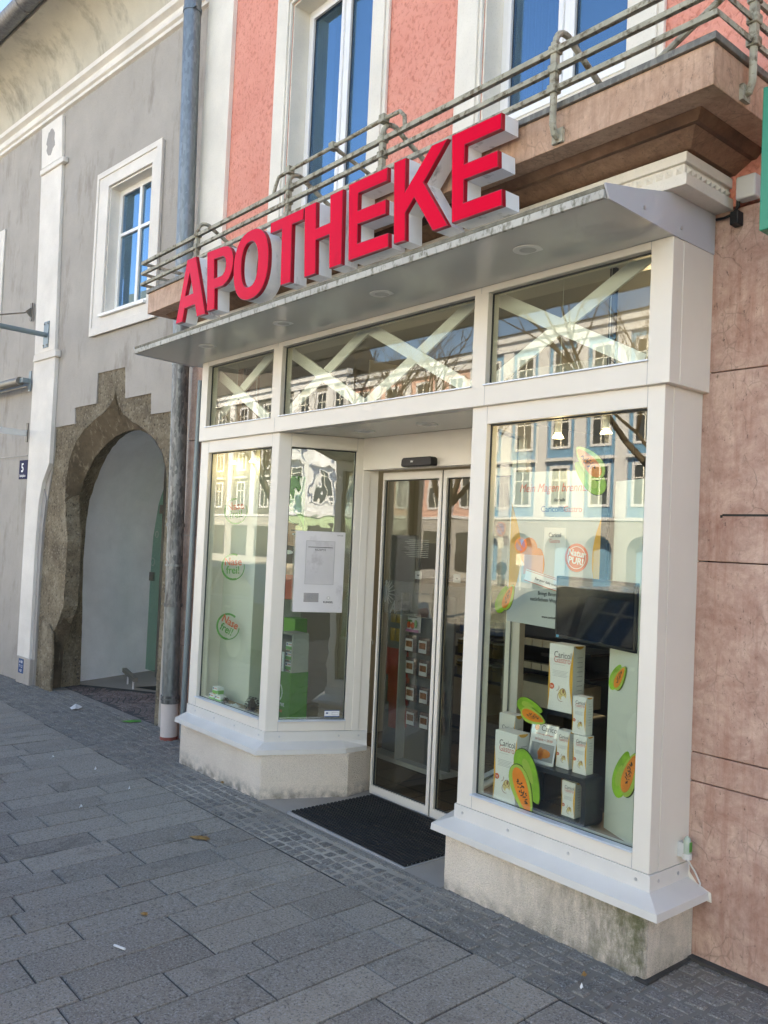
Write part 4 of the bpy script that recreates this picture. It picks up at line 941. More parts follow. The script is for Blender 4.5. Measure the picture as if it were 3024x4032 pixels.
AW = thing('awning_roller', 'rolled awning tube on wall brackets left of the pilaster', 'awning', GF(-4.8, .2, 3.2))
mb = MB(); mb.tube([GF(-9, .12, 3.17), GF(-3.42, .12, 3.17)], .048, 20); mb.build('roller_tube', M_BRONZE, AW, smooth=True)
mb = MB(); mb.tube([GF(-9, .10, 3.10), GF(-3.30, .10, 3.10)], .010, 8); mb.build('front_bar', M_BRONZE, AW, smooth=True)
mb = MB(); mb.box(-3.36, -3.30, .046, .056, 3.06, 3.28, GF); mb.box(-3.42, -3.33, .056, .13, 3.15, 3.20, GF); mb.build('wall_bracket', M_BRBLUE, AW)
BA = thing('bracket_arm', 'flat grey metal bracket arm below the rolled awning', 'bracket', GF(-3.44, .07, 2.6))
mb = MB(); mb.box(-3.34, -3.30, .046, .06, 2.50, 2.71, GF); mb.build('wall_plate', M_BRONZE, BA)
mb = MB(); mb.box(-3.33, -3.31, .06, 1.2, 2.565, 2.63, GF); mb.build('arm', M_GREYPL, BA)
HN = thing('house_number_sign', 'small dark blue enamel sign with white 5 on the grey wall', 'sign', GF(-3.5, .02, 2.2))
mb = MB(); mb.box(-3.59, -3.37, .001, .008, 2.105, 2.315, GF); mb.build('sign_plate', M_BLUE, HN, bevel=.003)
text('5', .135, M_WHITE, GF, -3.50, 2.185, .0085, HN, align='CENTER', bold=.003)
text('Stadtplatz', .04, M_WHITE, GF, -3.49, 2.13, .0085, HN, align='CENTER', name='small_lettering')
SB = thing('blue_hydrant_sign', 'small faded blue sign with white figures low on the pilaster base', 'sign', GF(-3.2, .09, .1))
mb = MB(); mb.box(-3.17, -3.05, .056, .060, .03, .18, GF); mb.build('sign_plate', M_BLUE2, SB)
join_text([(('H 80', .042), (GF, -3.11, .135, .0605), dict(align='CENTER')), (('T 1,2', .042), (GF, -3.11, .09, .0605), dict(align='CENTER')), (('4,8', .042), (GF, -3.11, .044, .0605), dict(align='CENTER'))], 'lettering', M_WHITE, SB)

# ================================================================ RIGHT-HAND EDGE FIXTURES
GX = thing('pharmacy_cross_sign', 'edge of a green projecting sign case at the right above the pink stone', 'sign', (4.8, -.1, 2.9))
mb = MB(); mb.box(4.60, 5.05, -.154, -.06, 2.705, 3.200); mb.build('case', M_GREENX, GX, bevel=.004)
mb = MB(); mb.box(4.66, 4.99, -.158, -.1545, 2.76, 3.14); mb.build('case_rim', M_GREENX, GX)
mb = MB(); mb.box(4.75, 4.80, -.06, .27, 2.9, 2.95); mb.build('arm', M_BRONZE, GX)
JB = thing('junction_box', 'white square junction box under the cornice with black cable', 'junction box', (4.35, .24, 3.0))
mb = MB(); mb.box(4.315, 4.395, .215, .27, 3.0, 3.092); mb.build('box_cover', M_GREYPL, JB, bevel=.008)
mb = MB(); mb.tube([(4.33, .25, 3.10), (4.322, .235, 3.03), (4.318, .24, 2.985), (4.29, .25, 2.962), (4.25, .255, 2.957), (4.215, .26, 2.962)], .006, 8); mb.build('cable', M_BLACK, JB, smooth=True)
mb = MB(); mb.box(4.29, 4.325, .225, .27, 2.91, 2.965); mb.build('plug', M_BLACK, JB, bevel=.004)
mb = MB(); mb.tube([(4.305, .25, 2.96), (4.312, .24, 3.02), (4.315, .25, 3.07)], .004, 8); mb.build('cable', M_BLACK, JB, smooth=True)
CS = thing('door_contact_lamp', 'small clear capsule lamp with green board at the foot of the side panel', 'lamp', (4.205, .2, .41))
mb = MB(); mb.tube([(4.207, .205, .43), (4.207, .205, .475), (4.207, .205, .490), (4.207, .205, .498)], [.016, .016, .011, .003], 14); mb.build('capsule', paint('frosted_clear_capsule', (.42, .50, .42), .12), CS, smooth=True)
mb = MB(); mb.box(4.2215, 4.2232, .196, .214, .44, .477); mb.build('board', M_GREENP, CS)
mb = MB(); mb.tube([(4.207, .205, .410), (4.207, .205, .432)], .019, 14); mb.box(4.174, 4.20, .19, .22, .415, .47); mb.build('base_cap', M_GREYPL, CS, smooth=True)
mb = MB(); mb.tube([(4.209, .205, .412), (4.212, .225, .385), (4.216, .255, .35), (4.235, .262, .31), (4.225, .266, .26)], .0035, 6); mb.build('wire', M_GREYPL, CS)

# door sensor
SN = thing('door_sensor', 'black motion sensor bar fixed over the sliding doors', 'sensor', (2.255, .48, 2.08))
mb = MB(); mb.prism([(2.121, 2.060), (2.128, 2.052), (2.382, 2.052), (2.390, 2.060), (2.386, 2.098), (2.372, 2.106), (2.14, 2.106), (2.125, 2.096)], -.445, -.499, FF); mb.build('housing', M_BLACK, SN, bevel=.008)
crown = [(-.010, 0), (.010, 0), (.012, .012), (.006, .006), (0, .013), (-.006, .006), (-.012, .012)]
mb = MB(); mb.prism([(2.22+a, 2.076+b) for a, b in crown], -.4443, -.445, FF); mb.build('crown_mark', M_GREYPL, SN)

# prescription letter box on the angled pane
RZ = thing('prescription_box', 'brushed steel prescription drop box with bell fixed to the angled pane', 'letter box', AF(.295, .0, 1.13))
mb = MB(); mb.prism(rect(.135, .454, 1.129, 1.643), .010, -.033, AF); mb.build('front_plate', M_STEEL, RZ, bevel=.002)
mb = MB(); mb.prism(rect(.2025, .3885, 1.306, 1.5825), .0112, .0100, AF, holes=[rect(.2045, .3865, 1.308, 1.5805)]); mb.build('door_outline', M_GREYTXT, RZ)
mb = MB(); mb.prism(rect(.205, .386, 1.3085, 1.580), .0108, .0101, AF); mb.build('flap_door', M_STEEL2, RZ)
mb = MB(); mb.prism(rect(.216, .374, 1.540, 1.5435), .0116, .0109, AF); mb.build('slot', M_BLACK, RZ)
mb = MB()
for i in range(9): mb.prism(rect(.201, .297, 1.195+i*.0065, 1.198+i*.0065), .0110, .0101, AF)
mb.build('speaker_grille', M_BLACK, RZ)
mb = MB(); mb.disc(AF(.360, .0101, 1.222), AF.w, .011, .004, 18); bt = mb.build('bell_button', M_SCREW, RZ, smooth=True)
mb = MB(); mb.disc(AF(.360, .0142, 1.222), AF.w, .006, .001, 12); mb.build('button_led', M_WHITE, bt)
join_text([(('REZEPTE', .0185), (AF, .295, 1.520, .0113), dict(align='CENTER')), (('KLINGEL', .0165), (AF, .360, 1.190, .0103), dict(align='CENTER', bold=.0004)), (('DACOS', .011), (AF, .420, 1.618, .0103), dict(align='CENTER'))], 'lettering', M_DARKTXT, RZ)
SK = thing('alarm_sticker', 'small white security sticker low on the angled pane', 'sticker', AF(.43, -.03, .46))
mb = MB(); mb.prism(rect(.379, .477, .459, .504), -.0335, -.0345, AF); mb.build('sheet', M_WHITE, SK)
mb = MB(); mb.prism(rect(.379, .477, .459, .465), -.0328, -.0334, AF); mb.prism(rect(.379, .477, .498, .504), -.0328, -.0334, AF); mb.prism(ell(.396, .484, .009, .005), -.0328, -.0334, AF); mb.build('band', M_BLUE2, SK)
mb = MB(); mb.prism(rect(.428, .47, .472, .49), -.0328, -.0334, AF, holes=[rect(.4295, .4685, .4735, .4885)]); mb.build('box_outline', M_GREYTXT, SK)
# Nase frei stickers on the left pane
for (x, z, rot, g0, lab) in ((.890, 1.762, .14, 12, 'topmost of the three round Nase frei window stickers'), (.892, 1.373, .05, -25, 'middle one of the three round Nase frei window stickers'), (.864, .955, -.42, -70, 'lowest of the three round Nase frei window stickers, tilted clockwise')):
    k = thing('window_sticker', lab, 'sticker', (x, .033, z), 'round stickers on the left window')
    FFs = FF; FF_ = Fr((x-.118, .112, z), (.87, .5, 0), (.5, -.87, 0)); u, z0 = 0, 0
    mb = MB(); ring(mb, FF_, 0, 0, .080, .094, 0, .001, 80+g0*.4, 300+g0*.4, 30); ring(mb, FF_, 0, 0, .085, .092, 0, .001, 300+g0*.4, 385+g0*.4, 14); mb.build('green_ring', M_GREENP, k)
    cr, sr = math.cos(rot), math.sin(rot)
    text('Nase', .074, M_ORED, FF_, -.015*sr, .012*cr, .0005, k, 'orange_word', 'CENTER', rot=rot, bold=.0014, sx=.9)
    text('frei!', .074, M_GREENP, FF_, .046*sr, -.046*cr, .0005, k, 'green_word', 'CENTER', rot=rot, bold=.0014, sx=.9)

# etched bands and lettering on the doors
M_FROST = glass('frosted_film', (.80, .80, .78), .10, rough=.6)
def etched(parent, x0, x1, z0, z1):
    mb = MB(); mb.prism(rect(x0, x1, z0, z1), -.6335, -.6345, FF); mb.build('frosted_band', M_FROST, parent)
etched(DRS, 1.795, 2.296, 1.142, 1.352); etched(DRR, 2.37, 2.87, 1.142, 1.352)
join_text([(('apotheke', .050), (FF, 1.935, 1.186, -.6322), dict(sx=.8)), (('zum schwarzen adler', .044), (FF, 1.935, 1.149, -.6322), dict(sx=.78))], 'etched_lettering', M_DARKTXT, DRS)
join_text([(('A', .11), (FF, 1.865, 1.148, -.6322), dict(sx=.7, bold=.002, shear=.25))], 'emblem', M_GREYTXT, DRS)
text('mo - fr 8 - 18', .05, M_DARKTXT, FF, 2.385, 1.152, -.6322, DRR, 'etched_lettering', sx=.85)
mb = MB()
for i in range(8):   # eagle wing feathers
    a = R(62-i*17); c0 = (1.815, 1.270); r1 = .055+.028*math.sin(math.pi*(i+1)/9)
    p0 = (c0[0]+.022*math.cos(a), c0[1]+.03*math.sin(a)); p1 = (c0[0]+r1*1.1*math.cos(a), c0[1]+r1*1.35*math.sin(a)); nx, ny = -math.sin(a)*.005, math.cos(a)*.005
    mb.prism([(p0[0]-nx, p0[1]-ny), (p1[0]-nx*.3, p1[1]-ny*.3), (p1[0]+nx*.3, p1[1]+ny*.3+.004), (p0[0]+nx, p0[1]+ny)], -.6322, -.6328, FF)
mb.prism(ell(1.812, 1.268, .02, .06), -.6322, -.6328, FF); mb.prism(ell(1.818, 1.338, .012, .012), -.6322, -.6328, FF); mb.build('eagle_emblem', M_GREYTXT, DRS)
for x, par in ((2.118, DRS), (2.453, DRR)):
    mb = MB(); mb.prism(rect(x-.03, x+.03, 1.375, 1.425), -.6322, -.6330, FF); mb.build('grey_label', M_GREYPL, par)
    mb = MB(); mb.prism([(x+a*.9, 1.395+b*.9) for a, b in crown], -.6315, -.6321, FF); mb.build('crown_mark', M_DARKTXT, par)
mb = MB()
for i in range(10): mb.prism(rect(2.02-.02*(i % 3), 2.20, 1.510+i*.0115, 1.513+i*.0115), -.6322, -.6328, FF)
mb.build('opening_hours_lines', M_GREYPL, DRS)

# ================================================================ SHOP INTERIOR
I = thing('shop_interior', 'dim shop room behind the windows with tiled floor and pale walls', 'room', (2.3, 3, 0))
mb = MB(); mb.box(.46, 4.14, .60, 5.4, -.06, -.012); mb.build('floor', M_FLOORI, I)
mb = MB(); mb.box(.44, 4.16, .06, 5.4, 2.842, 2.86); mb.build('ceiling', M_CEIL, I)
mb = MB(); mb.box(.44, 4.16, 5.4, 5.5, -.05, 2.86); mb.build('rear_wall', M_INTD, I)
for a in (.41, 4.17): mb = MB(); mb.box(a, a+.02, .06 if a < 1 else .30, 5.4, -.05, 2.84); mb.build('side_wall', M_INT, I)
mb = MB(); mb.box(4.10, 4.115, .06, .30, GB, 2.84); mb.build('side_lining', M_DISPW, I)
mb = MB(); mb.box(1.45, 1.46, .70, 1.9, 2.30, 2.84); mb.box(3.0, 4.1, .36, .37, 2.30, 2.50); mb.build('bulkhead', M_INT, I)
mb = MB(); mb.prism([(.44, .045), (1.455, .045), (1.70, .58), (1.70, .62), (.44, .62)], .385, .425, Fr((0, 0, 0), (1, 0, 0), (0, 0, 1), (0, 1, 0))); mb.build('display_deck', M_DECK2, I)
mb = MB(); mb.prism([(3.16, .045), (4.10, .045), (4.10, .62), (2.98, .62)], .385, .430, Fr((0, 0, 0), (1, 0, 0), (0, 0, 1), (0, 1, 0))); mb.build('display_deck', M_DECK, I)
mb = MB(); mb.box(.44, .925, .195, .215, .425, 2.20); mb.box(.905, .925, .215, .60, .425, 2.20); tag(mb.build('white_board', M_DISPW), 'white back panel standing in the left window behind the round stickers', 'panel')
mb = MB(); mb.prism([(3.835, .182), (4.035, .088), (4.043, .10), (3.843, .196)], .43, 1.90, Fr((0, 0, 0), (1, 0, 0), (0, 0, 1), (0, 1, 0))); tag(mb.build('white_board', M_DISPW), 'white side panel in the right window with two papaya cutouts on it', 'panel')

def lamp(x, y, z, lab, pw=.03):
    t = thing('pendant_spot', lab, 'lamp', (x, y, z), 'small lit spots hanging in the windows')
    mb = MB(); mb.tube([(x, y, z+.02), (x, y, z+.085)], .017, 14); mb.build('housing', M_WHITEP, t, smooth=True)
    mb = MB(); mb.tube([(x, y, z-.002), (x, y, z+.012)], [.026, .018], 16); mb.build('light_disc', M_GLOW, t)
    mb = MB(); mb.tube([(x, y, z+.085), (x, y, 2.84)], .0015, 6); mb.build('cord', M_GREYPL, t)
    ld = bpy.data.lights.new('spot_bulb', 'POINT'); ld.energy = pw; ld.color = (1, .86, .66); ld.shadow_soft_size = .02
    lo = bpy.data.objects.new('spot_bulb', ld); COL.objects.link(lo); lo.parent = t; lo.location = (0, 0, -.03)
M_GLOW = glow('lamp_glow', (1, .9, .7), 3)
lamp(.640, .15, 2.105, 'leftmost lit spot hanging at the top of the left window'); lamp(.905, .15, 2.105, 'lit spot near the right jamb at the top of the left window')
lamp(3.54, .15, 2.105, 'lit spot hanging above the poster in the right window', .25); lamp(3.80, .15, 2.107, 'lit spot hanging above the top papaya cutout')
lamp(2.6, 2.4, 2.2, 'added fill lamp deep inside the shop, brightening the goods behind the doors', 4.0)  # added lamp, brightens the packs behind the doors

# ---- product cartons
def swoosh(mb, F, x0, x1, z0, z1, w, side, k=.16):
    W = x1-x0; n = 10; e = x0 if side < 0 else x1; pts = [(e, z0), ]
    pts = [(e-side*0, z0)] + [(e - side*W*k*math.sin(math.pi*i/n)**1.0, z0+(z1-z0)*i/n) for i in range(1, n)] + [(e, z1)]
    return mb.prism(pts, w, w-.0004, F)
def carton(name, x, y, z, w, d, h, lab, group, big=True, col=M_CARTON):
    t = thing(name, lab, 'carton', (x, y, z), group); F = Fr((x-w/2, y, z), (1, 0, 0), (0, -1, 0)); FS = Fr((x+w/2, y, z), (0, 1, 0), (1, 0, 0))
    mb = MB(); mb.box(x-w/2, x+w/2, y, y+d, z, z+h); mb.build('carton_body', col, t, bevel=.001)
    mb = MB(); swoosh(mb, F, 0, w, .01*h, h*.78, .0008, -1, .07); swoosh(mb, F, 0, w, .1*h, h*.95, .0008, 1, .13)
    mb.prism(ell(d*.5, h*1.0, d*.38, h*.05, 16, math.pi, 2*math.pi), .0008, .0003, FS); mb.build('orange_swoosh', M_ORANGE, t)
    s = w*.30
    text('Caricol', s, M_DARKTXT, F, w*.20, h*.80, .0006, t, 'product_name', sx=.82, ext=.0002)
    text('Gastro', s, M_PINKTXT, F, w*.20, h*.725, .0006, t, 'product_kind', sx=.82, ext=.0002)
    mb = MB()
    for i in range(5): mb.prism(rect(w*(.16+.03*(i % 2)), w*(.80-.04*(i % 3)), h*(.60-i*.02), h*(.604-i*.02)), .0007, .0003, F)
    mb.prism(rect(w*.2, w*.66, h*.695, h*.698), .0007, .0003, F)
    for i in range(9): mb.prism(rect(d*.35, d*.8, h*(.82-i*.07), h*(.828-i*.07)), .0007, .0003, FS)
    mb.build('small_print', M_GREYTXT, t)
    mb = MB(); mb.prism(ell(w*.15, h*.36, w*.10, w*.10*1.0, 18), .0012, .0003, F); mb.build('red_seal', M_ORED, t)
    text('Natur\nPUR', w*.055, M_WHITE, F, w*.15, h*.36, .0015, t, 'seal_words', 'CENTER', ext=.0001)
    mb = MB(); mb.prism(ell(w*.60, h*.26, w*.17, w*.19, 18), .0007, .0003, F); mb.build('stomach_picture', M_LIMED if False else M_ORANGE2, t)
    mb = MB(); ring(mb, F, w*.62, h*.30, w*.10, w*.12, .0003, .0010, -60, 250, 16); ring(mb, F, w*.55, h*.22, w*.14, w*.155, .0003, .0010, 100, 330, 16); ring(mb, F, w*.33, h*.36, w*.12, w*.135, .0003, .001, -80, 20, 8)
    mb.prism(ell(w*.64, h*.31, w*.045, w*.07, 12), .0010, .0004, F); mb.build('stomach_outline', M_BROWNP, t)
    mb = MB(); mb.prism(ell(w*.65, h*.20, w*.09, w*.09, 14), .0011, .0004, F); mb.build('white_disc', M_CARTON, t)
    return t
M_ORANGE2 = paint('pale_ochre_print', (.72, .55, .25), .5); M_BROWNP = paint('print_brown', (.32, .14, .07), .5)
g1 = 'white stomach remedy cartons in the right window'
carton('product_carton', 3.385, .055, .430, .132, .085, .325, 'large white carton standing on the deck left of the black cube', g1)
c0 = carton('product_carton', 3.26, .20, .430, .10, .06, .37, 'white carton half hidden behind the large carton at the left', g1)
carton('product_carton', 3.566, .20, .868, .135, .085, .300, 'large white carton on top of the tall black stand', g1)
sc = carton('small_product_carton', 3.727, .13, .805, .070, .05, .162, 'small white carton topmost of its stack right of the large one', g1)
for (x, y, z, lab) in ((3.642, .135, .641, 'small white carton right behind the acrylic price stand'), (3.741, .125, .641, 'small white carton under the topmost one, at the right end of the cube'), (3.705, .105, .440, 'small white carton standing alone inside the black cube')):
    dup(sc, (x, y, z), lab)
def cube(x0, x1, y0, y1, z0, z1, lab, th=.022):
    mb = MB(); r = .03
    def rr(a, b, c, d, r): return [(a+r-r*math.cos(t), c+r-r*math.sin(t)) for t in [R(15*i) for i in range(7)]] + [(b-r+r*math.sin(t), c+r-r*math.cos(t)) for t in [R(15*i) for i in range(7)]] + [(b-r+r*math.cos(t), d-r+r*math.sin(t)) for t in [R(15*i) for i in range(7)]] + [(a+r-r*math.sin(t), d-r+r*math.cos(t)) for t in [R(15*i) for i in range(7)]]
    mb.prism(rr(x0, x1, z0, z1, r), -y0, -y1, FF, holes=[rr(x0+th, x1-th, z0+th, z1-th, r*.6)])
    return tag(mb.build('display_cube', M_BLKBOX, bevel=.002), lab, 'display cube')
cube(3.46, 3.815, .075, .20, .431, .640, 'low black rounded open display cube carrying small cartons')
cube(3.47, 3.74, .205, .33, .431, .866, 'tall black open display stand behind the low cube')
# acrylic price stand
AC = thing('acrylic_stand', 'clear acrylic holder with printed Caricol price card leaning on the black cube', 'price stand', (3.54, .10, .641))
FA = Fr((3.468, .105, .642), (1, .05, 0), (0, -1, .18), (0.0, .20, .98))
mb = MB(); mb.box(0, .142, -.002, .0, 0, .172, FA); mb.build('card', M_WHITE, AC)
mb = MB(); mb.box(-.003, .145, .0015, .0035, -.003, .176, FA); mb.box(-.003, .145, .0036, .03, -.003, .0, FA); mb.build('acrylic_sheet', G_CLEAR, AC)
text('Caricol', .036, M_DARKTXT, FA, .052, .142, .0006, AC, 'product_name', sx=.85, ext=.0002)
join_text([(('Verdauung und Magen', .0105), (FA, .073, .124, .0006), dict(align='CENTER', ext=.0002)), (('10 Stick = 20,90', .015), (FA, .073, .098, .0006), dict(align='CENTER', ext=.0002))], 'price_lettering', M_ORED, AC)
mb = MB(); mb.prism(rect(.012, .135, .012, .088), .0008, .0003, FA); mb.build('photo_print', M_GREYTXT, AC)
mb = MB(); mb.prism(ell(.085, .045, .035, .02), .0012, .0009, FA); mb.prism([(.058, .018), (.08, .018), (.078, .06), (.066, .072), (.056, .06)], .0012, .0009, FA); mb.prism(ell(.028, .153, .012, .014), .0008, .0003, FA); mb.build('papaya_print', M_FLESH, AC)
# TV screen
TV = thing('tv_screen', 'black flat screen hanging behind the right window in front of the poster', 'screen', (3.79, .09, 1.3))
FT = Fr((3.597, .105, 1.213), (.998, -.06, 0), (-.06, -.998, 0))
mb = MB(); mb.prism([(0, 0), (.43, -.02), (.43, .262), (0, .268)], 0, -.04, FT); mb.build('screen_case', M_BLACK, TV, bevel=.003)
mb = MB(); mb.prism([(.010, .012), (.418, -.006), (.418, .250), (.010, .256)], .001, .0003, FT); mb.build('screen_glass', M_SCREEN, TV)
mb = MB(); mb.prism(rect(.012, .026, -.001, .010), .0012, .0003, FT); mb.build('energy_sticker', paint('cyan_sticker', (.03, .3, .5), .4), TV)
mb = MB(); mb.box(3.79, 3.82, .15, .17, 1.4, 2.84); mb.build('hanging_post', M_BLACK, TV)
# stomach poster
PO = thing('stomach_poster', 'large white poster saying Mein Magen brennt behind the right window', 'poster', (3.43, .30, 1.23))
FP = Fr((0, .30, 0), (1, 0, 0), (0, -1, 0))
M_POST = paint('poster_paper', (.50, .55, .55), .5, .02)
mb = MB(); mb.prism([(3.145, 1.232), (3.72, 1.215), (3.712, 1.966), (3.150, 1.972)], 0, -.003, FP); mb.build('sheet', M_POST, PO)
mb = MB()
for s_, e in ((1, 3.147), (-1, 3.715)):
    pts = [(e, 1.30)] + [(e+s_*.075*math.sin(math.pi*i/12), 1.30+.52*i/12) for i in range(1, 12)] + [(e, 1.82)]; mb.prism(pts, .0006, .0002, FP)
mb.build('orange_swoosh', M_ORANGE, PO)
text('Mein Magen brennt...', .058, M_PINKTXT, FP, 3.195, 1.872, .001, PO, 'headline', shear=.28, sx=.86)
text('deshalb:', .022, M_DARKTXT, FP, 3.41, 1.825, .001, PO, 'small_word')
text('Caricol\u00ae-', .042, M_BLUE2, FP, 3.335, 1.775, .001, PO, 'product_name', sx=.9)
text('Gastro', .042, M_PINKTXT, FP, 3.47, 1.775, .001, PO, 'product_kind', sx=.9)
mb = MB(); mb.prism(rect(3.36, 3.49, 1.42, 1.70), .0010, .0004, FP); mb.build('pictured_carton', M_CARTON, PO)
join_text([(('Caricol', .03), (FP, 3.425, 1.655, .0012), dict(align='CENTER', sx=.85)), (('Bringt Ihren Magen auf', .027), (FP, 3.44, 1.375, .001), dict(align='CENTER', sx=.85)), (('nat\u00fcrlichem Weg wieder ins Lot', .027), (FP, 3.44, 1.345, .001), dict(align='CENTER', sx=.85)), (('www.caricol.com', .016), (FP, 3.42, 1.268, .001), dict(align='CENTER', bold=.0003))], 'poster_words', M_DARKTXT, PO)
text('Gastro', .026, M_PINKTXT, FP, 3.425, 1.628, .0012, PO, 'pictured_kind', 'CENTER', sx=.85)
mb = MB(); mb.prism(ell(3.555, 1.563, .066, .066, 28), .0016, .0006, FP); se = mb.build('red_seal', M_ORED, PO)
mb = MB(); ring(mb, FP, 3.555, 1.563, .050, .0525, .0017, .0021); mb.build('seal_ring', M_WHITE, se)
text('Natur\nPUR!', .042, M_WHITE, FP, 3.555, 1.570, .0022, se, 'seal_words', 'CENTER', rot=-.12, bold=.001)
mb = MB(); mb.prism(ell(3.27, 1.58, .055, .07), .0012, .0004, FP); mb.prism(ell(3.33, 1.52, .04, .08), .0018, .0013, FP); mb.build('papaya_print', M_FLESH, PO)
mb = MB(); mb.prism(rect(3.24, 3.36, 1.47, 1.565), .0026, .0019, FP); mb.build('pictured_sachet_box', paint('pale_red_print', (.75, .40, .34), .5), PO)
mb = MB(); FQ = Fr((3.27, .285, 1.50), (.98, 0, -.2), (0, -1, 0), (.2, 0, .98)); mb.prism(rect(0, .22, -.06, 0), 0, -.002, FQ); sh = mb.build('slogan_card', M_WHITE, PO)
mb = MB(); mb.prism(rect(0, .22, -.002, 0), .0006, .0001, FQ); mb.prism(rect(0, .22, -.010, -.008), .0006, .0001, FQ); mb.prism(rect(0, .22, -.06, -.057), .0006, .0001, FQ); mb.build('red_line', M_ORED, sh)
text('For your daily smile.', .017, M_DARKTXT, FQ, .065, -.04, .0007, sh, 'slogan')

# ---- papaya cutouts
M_DKOUT = paint('dark_green_outline', (.02, .05, .015), .5)
def papaya(cx, y, cz, s, rot, lab, spread=.0, F0=None, flip=1):
    t = thing('papaya_cutout', lab, 'cardboard cutout', (cx, y, cz), 'painted papaya cutouts in the right window')
    cr, sr = math.cos(rot), math.sin(rot)
    F = F0 or Fr((cx, y, cz), (1, 0, 0), (0, -1, 0))
    def shape(c, a, b, rr, neck=.35, n=28):
        out = []
        for i in range(n):
            th = 2*math.pi*i/n; px = a*math.cos(th); pz = b*math.sin(th)*(1-neck*math.cos(th))
            x_ = c[0]+px*math.cos(rr)-pz*math.sin(rr); z_ = c[1]+px*math.sin(rr)+pz*math.cos(rr)
            x_, z_ = x_*flip, z_
            out.append(((x_*cr-z_*sr)*s, (x_*sr+z_*cr)*s))
        return out
    mb = MB(); mb.prism(shape((-.12, .15), .55, .25, .0), .0, -.004, F); mb.build('whole_fruit', M_LIME, t)
    mb = MB(); mb.prism(shape((-.12, .15), .567, .267, .0), -.0045, -.0055, F); mb.prism(shape((.10, -.12), .547, .267, -.08), .0002, -.0002 if False else .0001, F); mb.build('dark_outline', M_DKOUT, t)
    mb = MB(); mb.prism(shape((-.20, .20), .26, .09, .0), .0004, .0001, F); mb.build('highlight', M_LIMED, t)
    mb = MB(); mb.prism(shape((.10, -.12), .53, .25, -.08), .0045, .0003, F); mb.build('rim', M_LIMED, t)
    mb = MB(); mb.prism(shape((.10, -.105), .47, .165, -.08), .0056, .0046, F); mb.build('flesh', M_FLESH, t)
    mb = MB(); rnd = random.Random(5)
    for i in range(46):
        th = rnd.random()*6.28; q = math.sqrt(rnd.random()); px, pz = .10+.27*q*math.cos(th), -.10+.075*q*math.sin(th)
        px *= flip; X_, Z_ = (px*cr-pz*sr)*s, (px*sr+pz*cr)*s
        mb.prism(ell(X_, Z_, .017*s, .014*s, 7), .0066, .0057, F)
    mb.build('seeds', M_SEED, t)
    return t
papaya(3.731, .135, 1.955, .185, 2.45, 'highest papaya cutout, hanging over the poster at the upper right')
papaya(3.272, .14, 1.355, .125, 1.2, 'papaya cutout at the lower left edge of the poster')
papaya(3.455, .14, .850, .135, -.10, 'papaya cutout beside the tall black stand, above the price stand')
papaya(3.512, .045, .552, .22, -1.05, 'big papaya cutout leaning on the front of the low black cube')
FPn = Fr((3.905, .146, 1.076), (.904, -.425, 0), (-.425, -.904, 0))
papaya(3.905, .146, 1.076, .122, .95, 'upper papaya cutout on the white side panel below the screen', F0=FPn)
FPm = Fr((3.985, .108, .700), (.904, -.425, 0), (-.425, -.904, 0))
papaya(3.985, .108, .700, .20, 1.15, 'lower papaya cutout on the white side panel, cut off by the frame', F0=FPm)

# ---- left window display
g2 = 'small white and green cartons in the left window'
def gcarton(x, y, z, w=.078, d=.045, h=.052, lab='', parent=None):
    t = thing('nasal_carton', lab, 'carton', (x, y, z), g2); F = Fr((x-w/2, y, z), (1, 0, 0), (0, -1, 0)); FS = Fr((x+w/2, y, z), (0, 1, 0), (1, 0, 0))
    mb = MB(); mb.box(x-w/2, x+w/2, y, y+d, z, z+h); mb.build('carton_body', M_WHITE, t, bevel=.0008)
    mb = MB(); mb.prism([(.0, h*.12), (w*.9, h*.12), (w, h*.5), (w, h*.62), (w*.6, h*.52), (0, h*.50)], .0008, .0002, F); mb.prism(rect(0, d, h*.1, h*.6), .0008, .0002, FS); mb.build('green_band', M_GREENL, t)
    mb = MB(); mb.prism(ell(w*.16, h*.78, h*.13, h*.13, 14), .0012, .0003, F); mb.build('dark_disc', M_BLUE2, t)
    mb = MB(); mb.prism(rect(w*.3, w*.8, h*.74, h*.82), .0008, .0003, F); mb.prism(rect(w*.08, w*.6, h*.02, h*.1), .0008, .0003, F); mb.build('small_print', M_ORED, t)
    return t
gc = gcarton(.655, .062, .426, lab='left one of the two lower small cartons in the left window')
for (x, y, z, lab) in ((.742, .062, .426, 'right one of the two lower small cartons in the left window'), (.695, .066, .479, 'topmost small carton of the pyramid in the left window'),
                       (1.425, .175, .742, 'lowest small carton in the grey wooden box'), (1.425, .175, .806, 'middle small carton in the grey wooden box'), (1.425, .175, .870, 'topmost small carton in the grey wooden box')):
    dup(gc, (x, y, z), lab)
